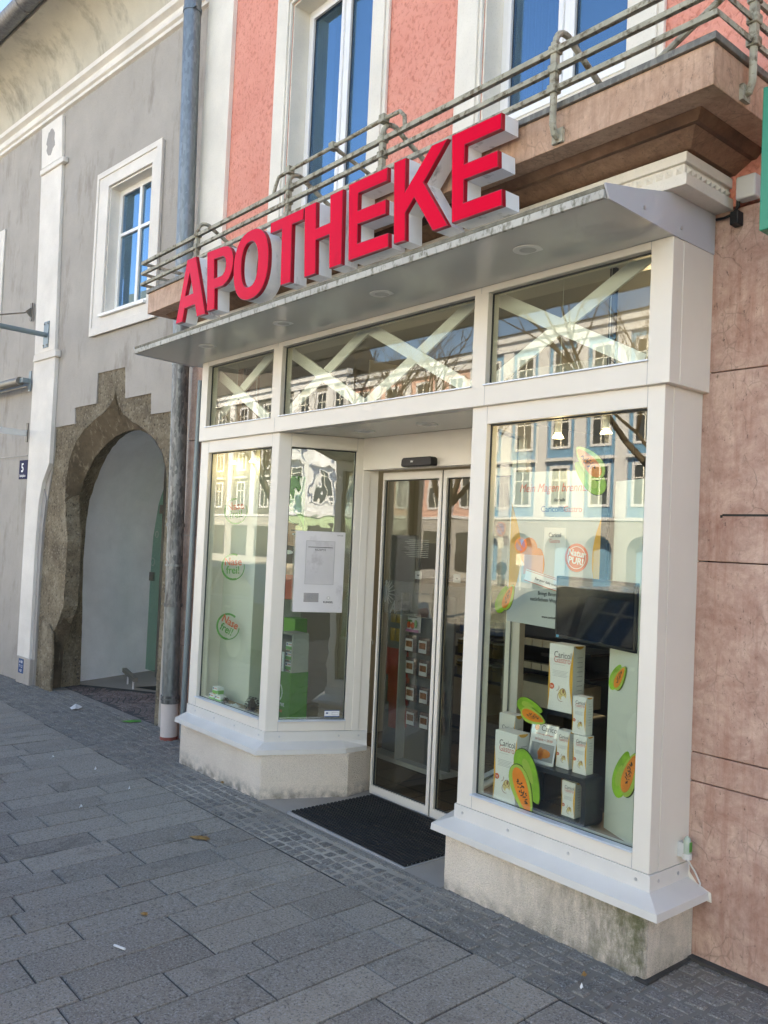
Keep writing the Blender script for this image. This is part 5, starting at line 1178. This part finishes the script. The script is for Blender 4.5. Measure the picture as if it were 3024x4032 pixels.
def cone(x, y, z, r, lab):
    mb = MB(); rnd = random.Random(int(r*1000))
    for i in range(60):
        f = i/60; a = i*2.4; rr = r*(math.sin(math.pi*(.12+.85*f))**.7); h = z+r*.15+f*r*2.1
        c = Vector((x+rr*.75*math.cos(a), y+rr*.75*math.sin(a), h)); o = Vector((math.cos(a), math.sin(a), .15)); s_ = Vector((-math.sin(a), math.cos(a), 0))
        t_ = c+o*r*.34; q = r*.20
        mb.poly([c-s_*q*.7, t_-s_*q, t_+s_*q, c+s_*q*.7]); mb.poly([t_-s_*q, t_+s_*q, t_+s_*q*.6-Vector((0, 0, q*.6)), t_-s_*q*.6-Vector((0, 0, q*.6))])
    mb.tube([(x, y, z), (x, y, z+r*1.1), (x, y, z+r*2.1)], [r*.3, r*.7, r*.2], 8)
    return tag(mb.build('pine_cone', paint('pine_cone_brown', (.055, .035, .025), .7, .3) if 'pine_cone_brown' not in MATS else MATS['pine_cone_brown'].copy() if False else MATS.get('pine_cone_brown')), lab, 'pine cone')
cone(.835, .07, .426, .024, 'small pine cone beside the crumpled tissue in the left window'); cone(1.13, .10, .426, .046, 'large pine cone beside the corner post in the left window')
mb = MB(); rnd = random.Random(4); n0 = 9
G_ = [[Vector((.88+.010*i, .075+.008*j, .43+.012*abs(math.sin(i*1.3+j*.9))+.018*rnd.random()*(1-abs(i-4)/5))) for i in range(n0)] for j in range(6)]
mb.loft(None, G_); TS = mb.build('paper_tissue', M_WHITE, smooth=True); tag(TS, 'crumpled white tissue lying before the small pine cone', 'tissue')
mb = MB(); mb.box(.93, .965, .045, .075, .426, .434); tag(mb.build('tissue_card', M_CARTON), 'small flat white card with green print next to the tissue', 'card')
GX2 = thing('green_display_box', 'tall green cardboard box standing on the deck behind the angled pane', 'box', (1.4, .25, .426))
mb = MB(); mb.box(1.29, 1.485, .155, .290, .426, .735); mb.build('box_body', M_GREENB, GX2, bevel=.0015)
FG = Fr((0, .155, 0), (1, 0, 0), (0, -1, 0))
mb = MB(); ring(mb, FG, 1.33, .60, .062, .070, .0003, .0012); mb.build('white_ring', M_WHITE, GX2)
text('ret', .042, M_WHITE, FG, 1.375, .515, .0006, GX2, 'white_lettering', bold=.0006); text('us', .034, M_ORED, FG, 1.375, .475, .0006, GX2, 'orange_lettering', bold=.0006)
WB = thing('wooden_display_box', 'open grey wooden box with small cartons, standing on the green box', 'box', (1.41, .24, .735))
mb = MB(); mb.prism(rect(1.335, 1.485, .736, .985), -.160, -.28, FF, holes=[rect(1.350, 1.470, .741, .972)]); mb.box(1.336, 1.484, .2805, .285, .737, .984); mb.build('box_body', M_WOODB, WB, bevel=.0015)
mb = MB(); mb.box(1.36, 1.40, .150, .158, .735, .86); mb.build('price_card', M_WHITE, WB)
mb = MB(); mb.box(1.10, 1.235, .34, .44, .426, 1.05); tag(mb.build('green_backing_box', M_GREENB, bevel=.002), 'second taller green box behind the grey wooden box', 'box')
# portrait poster
PM = thing('portrait_poster', 'poster of a smiling bearded man above an orange band, seen past the corner post', 'poster', (1.0, .36, 1.2))
FM = Fr((.985, .250, 0), (.75, .66, 0), (.66, -.75, 0)); z = 1.58; x = .145
mb = MB(); mb.prism(rect(0.04, .25, 1.17, 2.02), 0, -.004, FM); mb.build('sheet', M_GREENB, PM)
mb = MB(); mb.prism(rect(.04, .25, 1.172, 1.34), .0012, .0002, FM); mb.build('orange_band', M_ORED, PM)
mb = MB(); mb.prism([(x-.12+.24*i/20, 1.34+.09*math.sin(math.pi*i/20)) for i in range(21)][::-1], .0010, .0002, FM); mb.prism(ell(x, z+.02, .105, .165, 32), .0016, .0002, FM); mb.build('face', M_SKIN, PM)
mb = MB(); mb.prism(ell(x, z+.02, .112, .175, 24, 0, math.pi*1.0) + [(x-.095, z+.09), (x, z+.125), (x+.095, z+.09)], .0021, .0017, FM)
mb.prism([(x-.100, z-.03), (x-.085, z-.11), (x-.04, z-.165), (x+.04, z-.165), (x+.085, z-.11), (x+.100, z-.03), (x+.075, z-.055), (x+.05, z-.045), (x, z-.038), (x-.05, z-.045), (x-.075, z-.055)], .0021, .0017, FM)
for s_ in (-1, 1): mb.prism(rect(x+s_*.042-.024, x+s_*.042+.024, z+.063, z+.070), .0021, .0017, FM)
mb.build('hair_and_beard', M_HAIR, PM)
mb = MB(); mb.prism(ell(x, z-.085, .040, .014), .0026, .0022, FM)
for s_ in (-1, 1): mb.prism(ell(x+s_*.042, z+.040, .016, .007), .0021, .0017, FM)
mb.build('teeth_and_eyes', M_WHITE, PM)
mb = MB(); mb.prism([(x-.016, z-.015), (x+.016, z-.015), (x+.006, z+.04), (x-.006, z+.04)], .0021, .0017, FM); mb.build('nose_shade', paint('poster_nose', (.50, .24, .15), .6), PM)
mb = MB()
for s_ in (-1, 1): mb.prism(ell(x+s_*.042, z+.040, .006, .006), .0026, .0022, FM)
mb.build('pupils', M_HAIR, PM)
text('Rein\nauf\nSie.\nNase', .03, M_WHITE, FM, .02, 1.94, .0006, PM, 'slogan')
# umbrella leaning indoors
UM = thing('umbrella', 'dark folded umbrella with hooked handle leaning behind the angled pane', 'umbrella', (1.28, .9, .40))
mb = MB(); mb.tube([(1.20, .85, .44), (1.32, .88, .62), (1.34, .88, .70)], [.02, .055, .03], 10); mb.build('cloth', paint('dark_umbrella_cloth', (.02, .025, .03), .6), UM)
mb = MB(); mb.tube([(1.34, .88, .68), (1.345, .88, .86), (1.352, .885, .90), (1.372, .89, .915), (1.392, .895, .90), (1.395, .895, .875)], .006, 8); mb.build('handle', M_GREYPL, UM, smooth=True)

# ---- rack with hanging packs behind the doors
RK = thing('rack', 'grey pegboard rack with hanging packs behind the left sliding door', 'display rack', (1.6, 1.06, 0))
mb = MB(); mb.box(1.58, 2.02, 1.06, 1.08, .10, 1.25); mb.build('pegboard', paint('pegboard_grey', (.17, .17, .16), .5), RK)
mb = MB(); mb.box(1.30, 1.575, 1.10, 1.12, .10, 1.65); mb.build('pegboard', MATS['pegboard_grey'], RK)
mb = MB(); mb.box(1.28, 2.04, .98, 1.14, .08, .11); mb.box(1.575, 1.583, .98, 1.12, .1, 1.25); mb.build('base_shelf', M_GREYPL, RK)
def pack(x, y, z, w, h, body, lbl, lab, grp, cat='packet'):
    t = thing('hanging_packet', lab, cat, (x, y, z), grp)
    mb = MB(); rows = []
    for j in range(7):
        f = j/6; b = .014*math.sin(math.pi*f)+.002; rows.append([Vector((x-w/2+w*i/6, y-b*math.sin(math.pi*i/6)-.001, z+h*f)) for i in range(7)] + [Vector((x+w/2-w*i/6, y+b*math.sin(math.pi*i/6), z+h*f)) for i in range(7)])
    mb.loft(None, rows, True); mb.build('bag', body, t, smooth=True)
    if lbl:
        mb = MB(); mb.box(x-w*.32, x+w*.34, y-.0185, y-.0165, z+h*.10, z+h*.82); mb.build('label_card', lbl, t)
        mb = MB(); mb.box(x-w*.26, x+w*.28, y-.0200, y-.0186, z+h*.34, z+h*.70); mb.build('label_picture', M_PKPIC, t)
    return t
M_PKPIC = paint('pack_picture', (.42, .16, .06), .5, .5, scale=60); M_BAG = paint('cellophane_bag', (.20, .13, .11), .25, .4, scale=50)
M_REDB = paint('red_tea_bag', (.42, .05, .035), .4, .12, scale=9); M_YEL = paint('yellow_pack', (.42, .26, .04), .5, .25, scale=30)
p0 = pack(1.640, 1.03, .845, .115, .115, M_BAG, M_WHITE, 'clear sweet bag at the upper left of the rack', 'clear sweet bags on the rack')
RN = ['top', 'second', 'third', 'lowest']
for i, z in enumerate((.845, .695, .515, .350)):
    for j, x in enumerate((1.640, 1.775, 1.905)):
        if (i, j) != (0, 0): dup(p0, (x+.014*i, 1.03, z), 'clear sweet bag in the %s row of the rack, %s column' % (RN[i], ('left', 'middle', 'right')[j]))
p1 = pack(1.44, 1.04, .66, .12, .19, M_REDB, None, 'red tea bag, upper row, nearest the door jamb', 'red tea bags on the rack')
for i, (x, z) in enumerate(((1.54, .66), (1.45, .47), (1.55, .47), (1.46, .29), (1.56, .29))): dup(p1, (x, 1.05+.004*i, z), 'red tea bag on the rack, %s, %s' % (('upper row', 'middle row', 'middle row', 'lower row', 'lower row')[i], ('beside the sweet bags', 'nearest the door jamb', 'beside the sweet bags', 'nearest the door jamb', 'beside the sweet bags')[i]))
p2 = pack(1.42, 1.05, .90, .05, .09, M_YEL, None, 'yellow packet, lower row, leftmost', 'yellow packets on the rack')
for i in range(1, 6): dup(p2, (1.42+.058*(i % 3), 1.05, .90 if i < 3 else 1.03), 'yellow packet, %s row, %s' % ('lower' if i < 3 else 'upper', ('leftmost', 'middle', 'rightmost')[i % 3]))
HP = pack(1.665, 1.03, .985, .135, .125, M_WHITE, None, 'white cough sweet packet with strawberries above the clear bags', 'single packets')
mb = MB(); mb.prism(rect(1.60, 1.73, .987, 1.005), -1.012, -1.014, FF); mb.build('pink_band', M_PETAL, HP)
mb = MB(); mb.prism(ell(1.63, 1.035, .018, .022), -1.010, -1.013, FF); mb.prism(ell(1.67, 1.032, .018, .022), -1.010, -1.013, FF); mb.build('strawberries', M_ORED, HP)
mb = MB(); mb.prism(ell(1.70, 1.045, .014, .028), -1.010, -1.013, FF); mb.prism(ell(1.64, 1.062, .025, .008), -1.010, -1.013, FF); mb.build('leaves', M_GREENP, HP)
text('Hustinetten', .021, M_DARKTXT, FF, 1.665, 1.085, -1.010, HP, 'pack_lettering', 'CENTER', bold=.0004)
# tin shelf deep inside
SHF = thing('shelf_unit', 'dark wall shelf with formula tins deep inside the shop', 'shelf', (.9, 2.2, 0))
mb = MB()
for z in (.10, .52, .70, .88, 1.3): mb.box(.50, 1.60, 2.16, 2.5, z-.02, z)
mb.box(.48, .50, 2.16, 2.5, 0, 1.6); mb.box(1.6, 1.62, 2.16, 2.5, 0, 1.6); mb.build('shelf_frame', M_BLKBOX, SHF)
M_TINY = paint('tin_ochre', (.36, .25, .07), .4, .1); M_TINB = paint('tin_blue', (.03, .08, .26), .35, .1)
def tin(x, y, z, m, lab, grp):
    t = thing('formula_tin', lab, 'tin', (x, y, z), grp)
    mb = MB(); mb.tube([(x, y, z), (x, y, z+.11)], .044, 18); mb.build('tin_body', m, t, smooth=True)
    mb = MB(); mb.tube([(x, y, z+.11), (x, y, z+.122)], .046, 18); mb.build('lid', M_WHITE, t, smooth=True)
    text('Novala', .022, M_DARKTXT, Fr((x, y-.0455, z), (1, 0, 0), (0, -1, 0)), 0, .075, 0, t, 'tin_lettering', 'CENTER', bold=.0004)
    return t
ty = tin(.98, 2.22, .521, M_TINY, 'ochre formula tin, lower row, first from the left', 'ochre formula tins')
ON = ['first', 'second', 'third', 'fourth', 'fifth', 'sixth']
for i in range(1, 10): dup(ty, (.98+.098*(i % 5), 2.22, .521 if i < 5 else .701), 'ochre formula tin, %s row, %s from the left' % ('lower' if i < 5 else 'upper', ON[i % 5]))
tb = tin(.99, 2.22, .881, M_TINB, 'blue formula tin, first from the left', 'blue formula tins')
for i in range(1, 5): dup(tb, (.99+.10*i, 2.22, .881), 'blue formula tin, %s from the left' % ON[i])
# counter shelf seen through the right window
CT = thing('counter_shelf', 'dark shelf with rows of small cream cartons seen through the right window', 'shelf', (2.2, 1.55, 0))
mb = MB(); mb.box(1.9, 2.75, 1.55, 1.9, .93, .945); mb.box(1.9, 2.75, 1.55, 1.9, .775, .79); mb.box(1.9, 2.75, 1.88, 1.9, .2, 1.4); mb.build('shelf_frame', M_BLKBOX, CT)
mb = MB(); mb.box(2.0, 2.6, 1.56, 1.9, .55, .70); mb.build('drawer_front', M_WOODB, CT)
mb = MB(); mb.box(2.18, 2.26, 1.56, 1.60, .790, .832); gc2 = tag(mb.build('cream_carton', M_WOODB), 'cream carton on the dark shelf, lower row, first from the left', 'carton', 'cream cartons on the dark shelf')
for i in range(1, 8):
    c = gc2.copy(); COL.objects.link(c); c.location = (.088*(i % 4), 0, 0 if i < 4 else .155); c['label'] = 'cream carton on the dark shelf, %s row, %s from the left' % ('lower' if i < 4 else 'upper', ON[i % 4])

# ================================================================ LITTER ON THE PAVEMENT
def flat(name, x, y, r, mat, lab, cat, sx=1.0, rot=0, n=7, h=.004, seed=1):
    rnd = random.Random(seed); pts = []
    for i in range(n):
        a = 2*math.pi*i/n; q = r*rnd.uniform(.6, 1.1); px, py = q*math.cos(a)*sx, q*math.sin(a); pts.append((x+px*math.cos(rot)-py*math.sin(rot), y+px*math.sin(rot)+py*math.cos(rot)))
    mb = MB(); m = len(pts); b = gz(x)+.003; c = Vector((x, y, b+h*2.2))
    P = [Vector((a, q, b+h*rnd.random())) for a, q in pts]
    for i in range(m): mb.poly([P[i], P[(i+1) % m], c])
    return tag(mb.build(name, mat), lab, cat)
def gp(x, y): return x, y
flat('paper_scrap', -1.75, .02, .055, M_LITTER, 'white paper scrap lying on the small setts before the gateway', 'litter', 1.9, 2.6, 9, .02, 3)
flat('flower_petal', -1.15, -1.0, .035, M_PETAL, 'pink crumpled blossom on the slabs at the left edge', 'litter', 1.4, .3, 8, .014, 5)
flat('green_leaf', -.98, .22, .05, M_GREENP, 'narrow green leaf on the edge stones before the gateway', 'leaf', 2.2, 1.2, 7, .006, 8)
flat('brown_leaf', 1.93, -.68, .035, M_LEAF, 'ochre dry leaf on the slabs before the door mat', 'leaf', 2.0, .8, 7, .006, 9)
flat('brown_leaf', 2.63, -1.31, .018, M_LEAF, 'small brown leaf in the middle of the foreground slabs', 'leaf', 1.3, .5, 6, .005, 12)
mb = MB(); mb.tube([(2.83, -1.52, gz(2.83)+.008), (2.885, -1.50, gz(2.88)+.008)], .0045, 8); tag(mb.build('cigarette_butt', M_LITTER), 'white cigarette butt on a foreground slab joint', 'litter')
flat('brown_leaf', 1.08, -.06, .02, M_LEAF, 'tiny brown leaf on the setts below the left plinth', 'leaf', 1.3, 1.5, 6, .006, 15)
for i, (x, y, r_) in enumerate(((-.1, -.75, .010), (.35, -.62, .008), (1.1, -1.0, .010), (.9, -.62, .007), (4.05, -.22, .009), (4.1, -.30, .007))):
    flat('pebble', x, y, r_, M_LITTER if i != 4 else M_LEAF, ('pale crumb on the slabs near the drainpipe', 'pale crumb on the slabs left of the plinth', 'pale crumb on the slabs before the left window', 'tiny pale crumb near the sett edge', 'small dark stone on the setts by the right wall', 'small white stone on the setts by the right wall')[i], 'crumb', 1.2, i, 6, .01, 20+i)

# ================================================================ THE OTHER SIDE OF THE SQUARE (seen in the glass)
M_BLUEH = paint('pale_blue_facade', (.13, .32, .52), .8, .05); M_PINKH = paint('pale_pink_facade', (.66, .42, .38), .8, .05)
M_GREYH = paint('grey_facade', (.26, .25, .24), .8, .06); M_LILAC = paint('white_trim', (.66, .69, .77), .8, .03); M_GRNH = paint('pale_green_facade', (.45, .60, .42), .8, .05)
M_YELH = paint('cream_facade', (.16, .165, .16), .8, .05); M_ROOFH = paint('slate_roof', (.10, .09, .085), .8, .1); M_PANEH = paint('dark_house_pane', (.05, .055, .06), .06)
M_ARCS = paint('rusticated_stone', (.38, .385, .40), .9, .35, scale=14, bump=.5, bscale=30); M_ARCREAR = paint('arcade_grey_wall', (.35, .35, .33), .8)  # last one: plain even grey for the arcade's rear wall
def opp_house(name, lab, F, L, h, mat, bays, fl, arcade=False, trim=M_LILAC, shop=M_ARCS, roof=.7, zb=-.5, depth=10):
    t = thing(name, lab, 'building', F(L/2, 0, 0), 'houses across the square')
    mb = MB()
    bw = L/bays; z1 = 3.0
    if arcade:
        holes = []
        for i in range(bays):
            c = (i+.5)*bw; r = bw*.33
            holes.append([(c-r, zb+.3), (c+r, zb+.3)] + [(c+r*math.cos(a), 1.55+r*math.sin(a)) for a in [math.pi*k/12 for k in range(13)]])
        g = MB(); g.prism(rect(0, L, zb, z1), 0, -.8, F, holes=holes); g.build('arcade', shop, t)
        g = MB(); g.box(0, L, -3.0, -3.2, zb, z1, F); g.box(0, L, -.8, -3.0, z1-.1, z1, F); g.build('arcade_rear_wall', M_ARCREAR, t)
    else:
        g = MB(); g.box(0, L, 0, -.8, zb, z1, F); g.build('ground_floor', shop, t)
        for i in range(bays):
            g = MB(); c = (i+.5)*bw; g.box(c-bw*.33, c+bw*.33, .02, .05, .1, 2.3, F); g.build('shop_window', M_PANEH, t)
    mb.box(0, L, 0, -.8, z1+.001, h, F); mb.box(0, L, -.81, -depth, zb, h-.01, F); mb.build('wall', mat, t)
    g = MB(); g.box(-.1, L+.1, .35, -.1, h+.001, h+.35, F); g.box(0, L, .18, .001, h-.45, h, F); g.box(0, L, .08, .001, z1, z1+.14, F); g.build('cornice', trim, t)
    g = MB(); g.prism([(.5, h+.36), (-depth/2, h+roof+.3), (-depth, h+.36)], -.1, L+.1, Fr(F.o, F.w, F.u)); g.build('roof', M_ROOFH, t)
    for i in range(bays+1):
        g = MB(); c = i*bw; a, b = max(0, c-.34), min(L, c+.34); g.box(a, b, .10, .001, z1+.141, h-.46, F); g.build('pilaster', trim, t)
    fh = (h-z1-.6)/fl; first = None
    for k in range(fl):
        for i in range(bays):
            c = (i+.5)*bw; z0 = z1+.75+k*fh; hh = min(1.75, fh*.62)
            g = MB(); g.prism(rect(c-.60, c+.60, z0-.12, z0+hh+.14), .06, .001, F, holes=[rect(c-.45, c+.45, z0, z0+hh)])
            if k == 0: g.box(c-.85, c+.85, .001, .25, z0+hh+.35, z0+hh+.5, F)
            w_ = g.build('window', trim, t)
            g = MB(); g.box(c-.45, c+.45, .001, .02, z0, z0+hh, F); g.build('pane', M_PANEH, w_)
            g = MB(); g.box(c-.03, c+.03, .021, .04, z0, z0+hh, F); g.box(c-.45, c+.45, .021, .04, z0+hh*.66, z0+hh*.66+.06, F); g.build('glazing_bar', M_WHITEP, w_)
    return t
def FO(x, y=-30.0): return Fr((x, y, 0), (1, 0, 0), (0, 1, 0))
opp_house('town_house', 'pale blue house with arcade and white pilasters, reflected in the right window', FO(-25.9), 18.6, 12.1, M_BLUEH, 8, 3, True)
opp_house('town_house', 'pale pink house reflected in the middle transom', FO(-37), 11, 11.6, M_PINKH, 4, 3, shop=M_ARCS)
opp_house('town_house', 'dark grey house left of the pink one, in the reflection', FO(-45), 7.9, 12.2, M_GREYH, 4, 3, roof=1.6)
opp_house('town_house', 'cream house with a very high dark roof at the far left of the reflected row', FO(-75), 29.9, 12.0, M_YELH, 9, 3, roof=9)
opp_house('town_house', 'cream house right of the pale blue one, out of view', FO(-7.2), 16, 12.5, M_YELH, 6, 3, True)
opp_house('town_house', 'pale green house across the square, out of view', FO(9), 22, 11.5, M_GRNH, 8, 3)
FE = Fr((33, -18, 0), (.8, .6, 0), (-.6, .8, 0))
opp_house('town_house', 'white house with green shop floor reflected in the angled pane', FE, 26, 12.6, M_LILAC, 11, 3, shop=M_GRNH, zb=-.2)
opp_house('town_house', 'white house closing the street at the far end', Fr((56, -1, 0), (0, 1, 0), (-1, 0, 0)), 12, 11.8, M_LILAC, 5, 3, shop=M_GRNH, zb=-.2)
opp_house('town_house', 'cream house continuing the near side of the street', Fr((9.1, .3, 0), (1, 0, 0), (0, -1, 0)), 16, 10.5, M_YELH, 6, 2)

def tree(x, y, lab, seed, main=None, s=1.0):
    t = thing('bare_tree', lab, 'tree', (x, y, gz(x)-.12), 'bare trees along the square'); rnd = random.Random(seed)
    tr = MB(); br = MB(); z0 = gz(x)-.13
    top = Vector((x+.12, y, z0+2.3*s)); tr.tube([(x, y, z0), (x+.03, y, z0+1.2*s), tuple(top)], [.17*s, .14*s, .12*s], 10)
    def grow(p, d, L, r, lv):
        pts = [p]; q = p.copy(); dd = d.copy()
        for i in range(4):
            dd = (dd + Vector((rnd.uniform(-.22, .22), rnd.uniform(-.22, .22), rnd.uniform(-.08, .2)))).normalized(); q = q+dd*L/4; pts.append(q.copy())
        br.tube(pts, [r, r*.85, r*.7, r*.55, r*.42], 6 if lv < 2 else 4, cap=False)
        if lv < 4:
            for k in range(3 if lv else 3):
                f = rnd.choice((2, 3, 4)); a = Vector((rnd.uniform(-1, 1), rnd.uniform(-1, 1), rnd.uniform(-.1, .8))).normalized()
                grow(pts[f], (dd*.7+a*.75).normalized(), L*rnd.uniform(.55, .75), r*.5, lv+1)
    for k in range(5):
        a = 2*math.pi*(k+rnd.random()*.5)/5; grow(top, Vector((math.cos(a)*.8, math.sin(a)*.8, .9)).normalized(), 2.0*s, .075*s, 0)
    if main: grow(top, (Vector(main)-top).normalized(), (Vector(main)-top).length, .085*s, 0)
    tr.build('trunk', M_BARK, t, smooth=True); br.build('branches', M_BARK, t, smooth=True)
tree(-2.4, -12, 'bare tree in front of the pale blue house, reflected in the right window', 4, (-7.0, -12.2, 4.9), 1.1)
tree(-9.7, -11, 'bare tree whose trunk is reflected in the sliding door', 9, None, 1.2)
tree(-17, -12, 'bare tree reflected in the left window', 14, None, 1.1)
tree(14, -8.5, 'bare tree along the street, reflected in the angled pane', 21, None, 1.1)

M_CARP = paint('car_window_glass', (.02, .025, .03), .03, spec=1.0); M_CARP.node_tree.nodes['Principled BSDF'].inputs['IOR'].default_value = 2.4
def car(x0, y0, mat, lab, flip=1, L=4.4):
    """side profile pulled across the width with inset roof; nose towards -x when flip=1"""
    z0 = gz(x0)-.125; t = thing('parked_car', lab, 'car', (x0+L/2*flip, y0, z0), 'cars parked on the square')
    X_ = lambda u: x0+u*flip
    body = [(0, .35), (.05, .62), (.25, .74), (1.15, .86), (1.25, .88), (3.55, .95), (4.30, .93), (4.38, .70), (4.36, .35), (4.05, .28), (.3, .25)]
    mb = MB(); Fc = Fr((0, 0, z0), (1, 0, 0), (0, 1, 0))
    mb.prism([(X_(a), b) for a, b in body], y0-.87, y0+.87, Fc); mb.build('body', mat, t, bevel=.05)
    gh = [(1.20, .87), (1.95, 1.36), (2.35, 1.43), (3.1, 1.42), (3.85, 1.10), (4.15, .93)]
    mb = MB(); n = len(gh); rows = []
    for (w, s_) in ((-.83, 0), (-.62, 1), (.62, 1), (.83, 0)):
        rows.append([Vector((X_(a), y0+w, z0+(b if s_ else min(b, .93)))) for a, b in gh])
    mb.loft(None, rows); cab = mb.build('cabin', mat, t, smooth=False)
    wins = {'front_side_window': [(1.55, .95), (2.02, 1.30), (2.55, 1.36), (2.55, .97)], 'rear_side_window': [(2.63, .97), (2.63, 1.36), (3.05, 1.35), (3.62, 1.12), (3.70, .99)]}
    for s_ in (-1, 1):
        for k, pts in wins.items():
            mb = MB(); mb.poly([Vector((X_(a), y0+s_*(.835-.21*(b-.93)/.47*1.0+.006), z0+b)) for a, b in pts]); mb.build(k, M_CARP, t)
        for a in (.85, 3.45):
            mb = MB(); mb.tube([(X_(a), y0+s_*.70, z0+.32), (X_(a), y0+s_*.895, z0+.32)], .32, 24); wh = mb.build('wheel', M_GASKET, t, bevel=.02)
            mb = MB(); mb.tube([(X_(a), y0+s_*.895, z0+.32), (X_(a), y0+s_*.905, z0+.32)], .20, 16); mb.build('rim', M_SCREW, wh)
        mb = MB(); mb.box(X_(.02), X_(.22), y0+s_*.62-.12, y0+s_*.62+.12, z0+.56, z0+.68); mb.build('headlight', M_GREYPL, t, bevel=.02)
        mb = MB(); mb.box(X_(4.25), X_(4.40), y0+s_*.66-.14, y0+s_*.66+.14, z0+.70, z0+.84); mb.build('tail_light', M_REDEDGE, t, bevel=.02)
        for a in (2.40, 3.20): mb = MB(); mb.box(X_(a-.08), X_(a+.08), y0+s_*.875-.008, y0+s_*.875+.008, z0+.80, z0+.83); mb.build('door_handle', M_SCREW, t)
    mb = MB(); mb.poly([Vector((X_(a), y0+b, z0+c)) for a, b, c in ((1.28, -.74, .93), (1.90, -.60, 1.33), (1.90, .60, 1.33), (1.28, .74, .93))]); [setattr(v, 'z', v.z+.02) for v in mb.v]; mb.build('windscreen', M_CARP, t)
car(-1.3, -4.0, paint('dark_blue_car_paint', (.03, .035, .06), .12, .05, spec=1.0), 'dark saloon car reflected in the right window')
car(-8.0, -4.1, paint('silver_car_paint', (.40, .42, .45), .2, .03, metal=.5), 'silver saloon car reflected in the sliding doors')
car(-14.2, -4.1, paint('white_car_paint', (.6, .6, .6), .2, .03), 'pale car reflected low in the left window')
car(20, -4.3, MATS['dark_blue_car_paint'], 'dark car down the street, reflected in the angled pane')
for (x, z, lab) in ((-22.6, 2.45, 'round no parking sign on a pole, left one before the arcade'), (-20.2, 1.7, 'lower round no parking sign before the arcade')):
    t = thing('traffic_sign', lab, 'sign', (x, -27.5, gz(x)-.12))
    mb = MB(); mb.tube([(x, -27.5, gz(x)-.13), (x, -27.5, z+.2)], .035, 10); mb.build('pole', M_GREYPL, t)
    Fs = Fr((x, -27.46, z), (1, 0, 0), (0, 1, 0)); mb = MB(); mb.prism(ell(0, 0, .36, .36, 28), .03, 0, Fs); mb.build('disc', M_ORED, t)
    mb = MB(); mb.prism(ell(0, 0, .29, .29, 28), .035, .031, Fs); mb.build('blue_field', paint('sign_mid_blue', (.03, .10, .45), .4) if 'sign_mid_blue' not in MATS else MATS['sign_mid_blue'], t)
    mb = MB(); mb.prism([(-.23, .17), (-.17, .23), (.23, -.17), (.17, -.23)], .04, .036, Fs); mb.build('red_bar', M_ORED, t)
    mb = MB(); mb.box(-.25, .25, .0, .02, -.95, -.42, Fs); mb.build('extra_plate', M_WHITE, t)
for o in list(bpy.data.objects):
    if '_o' in o: del o['_o']
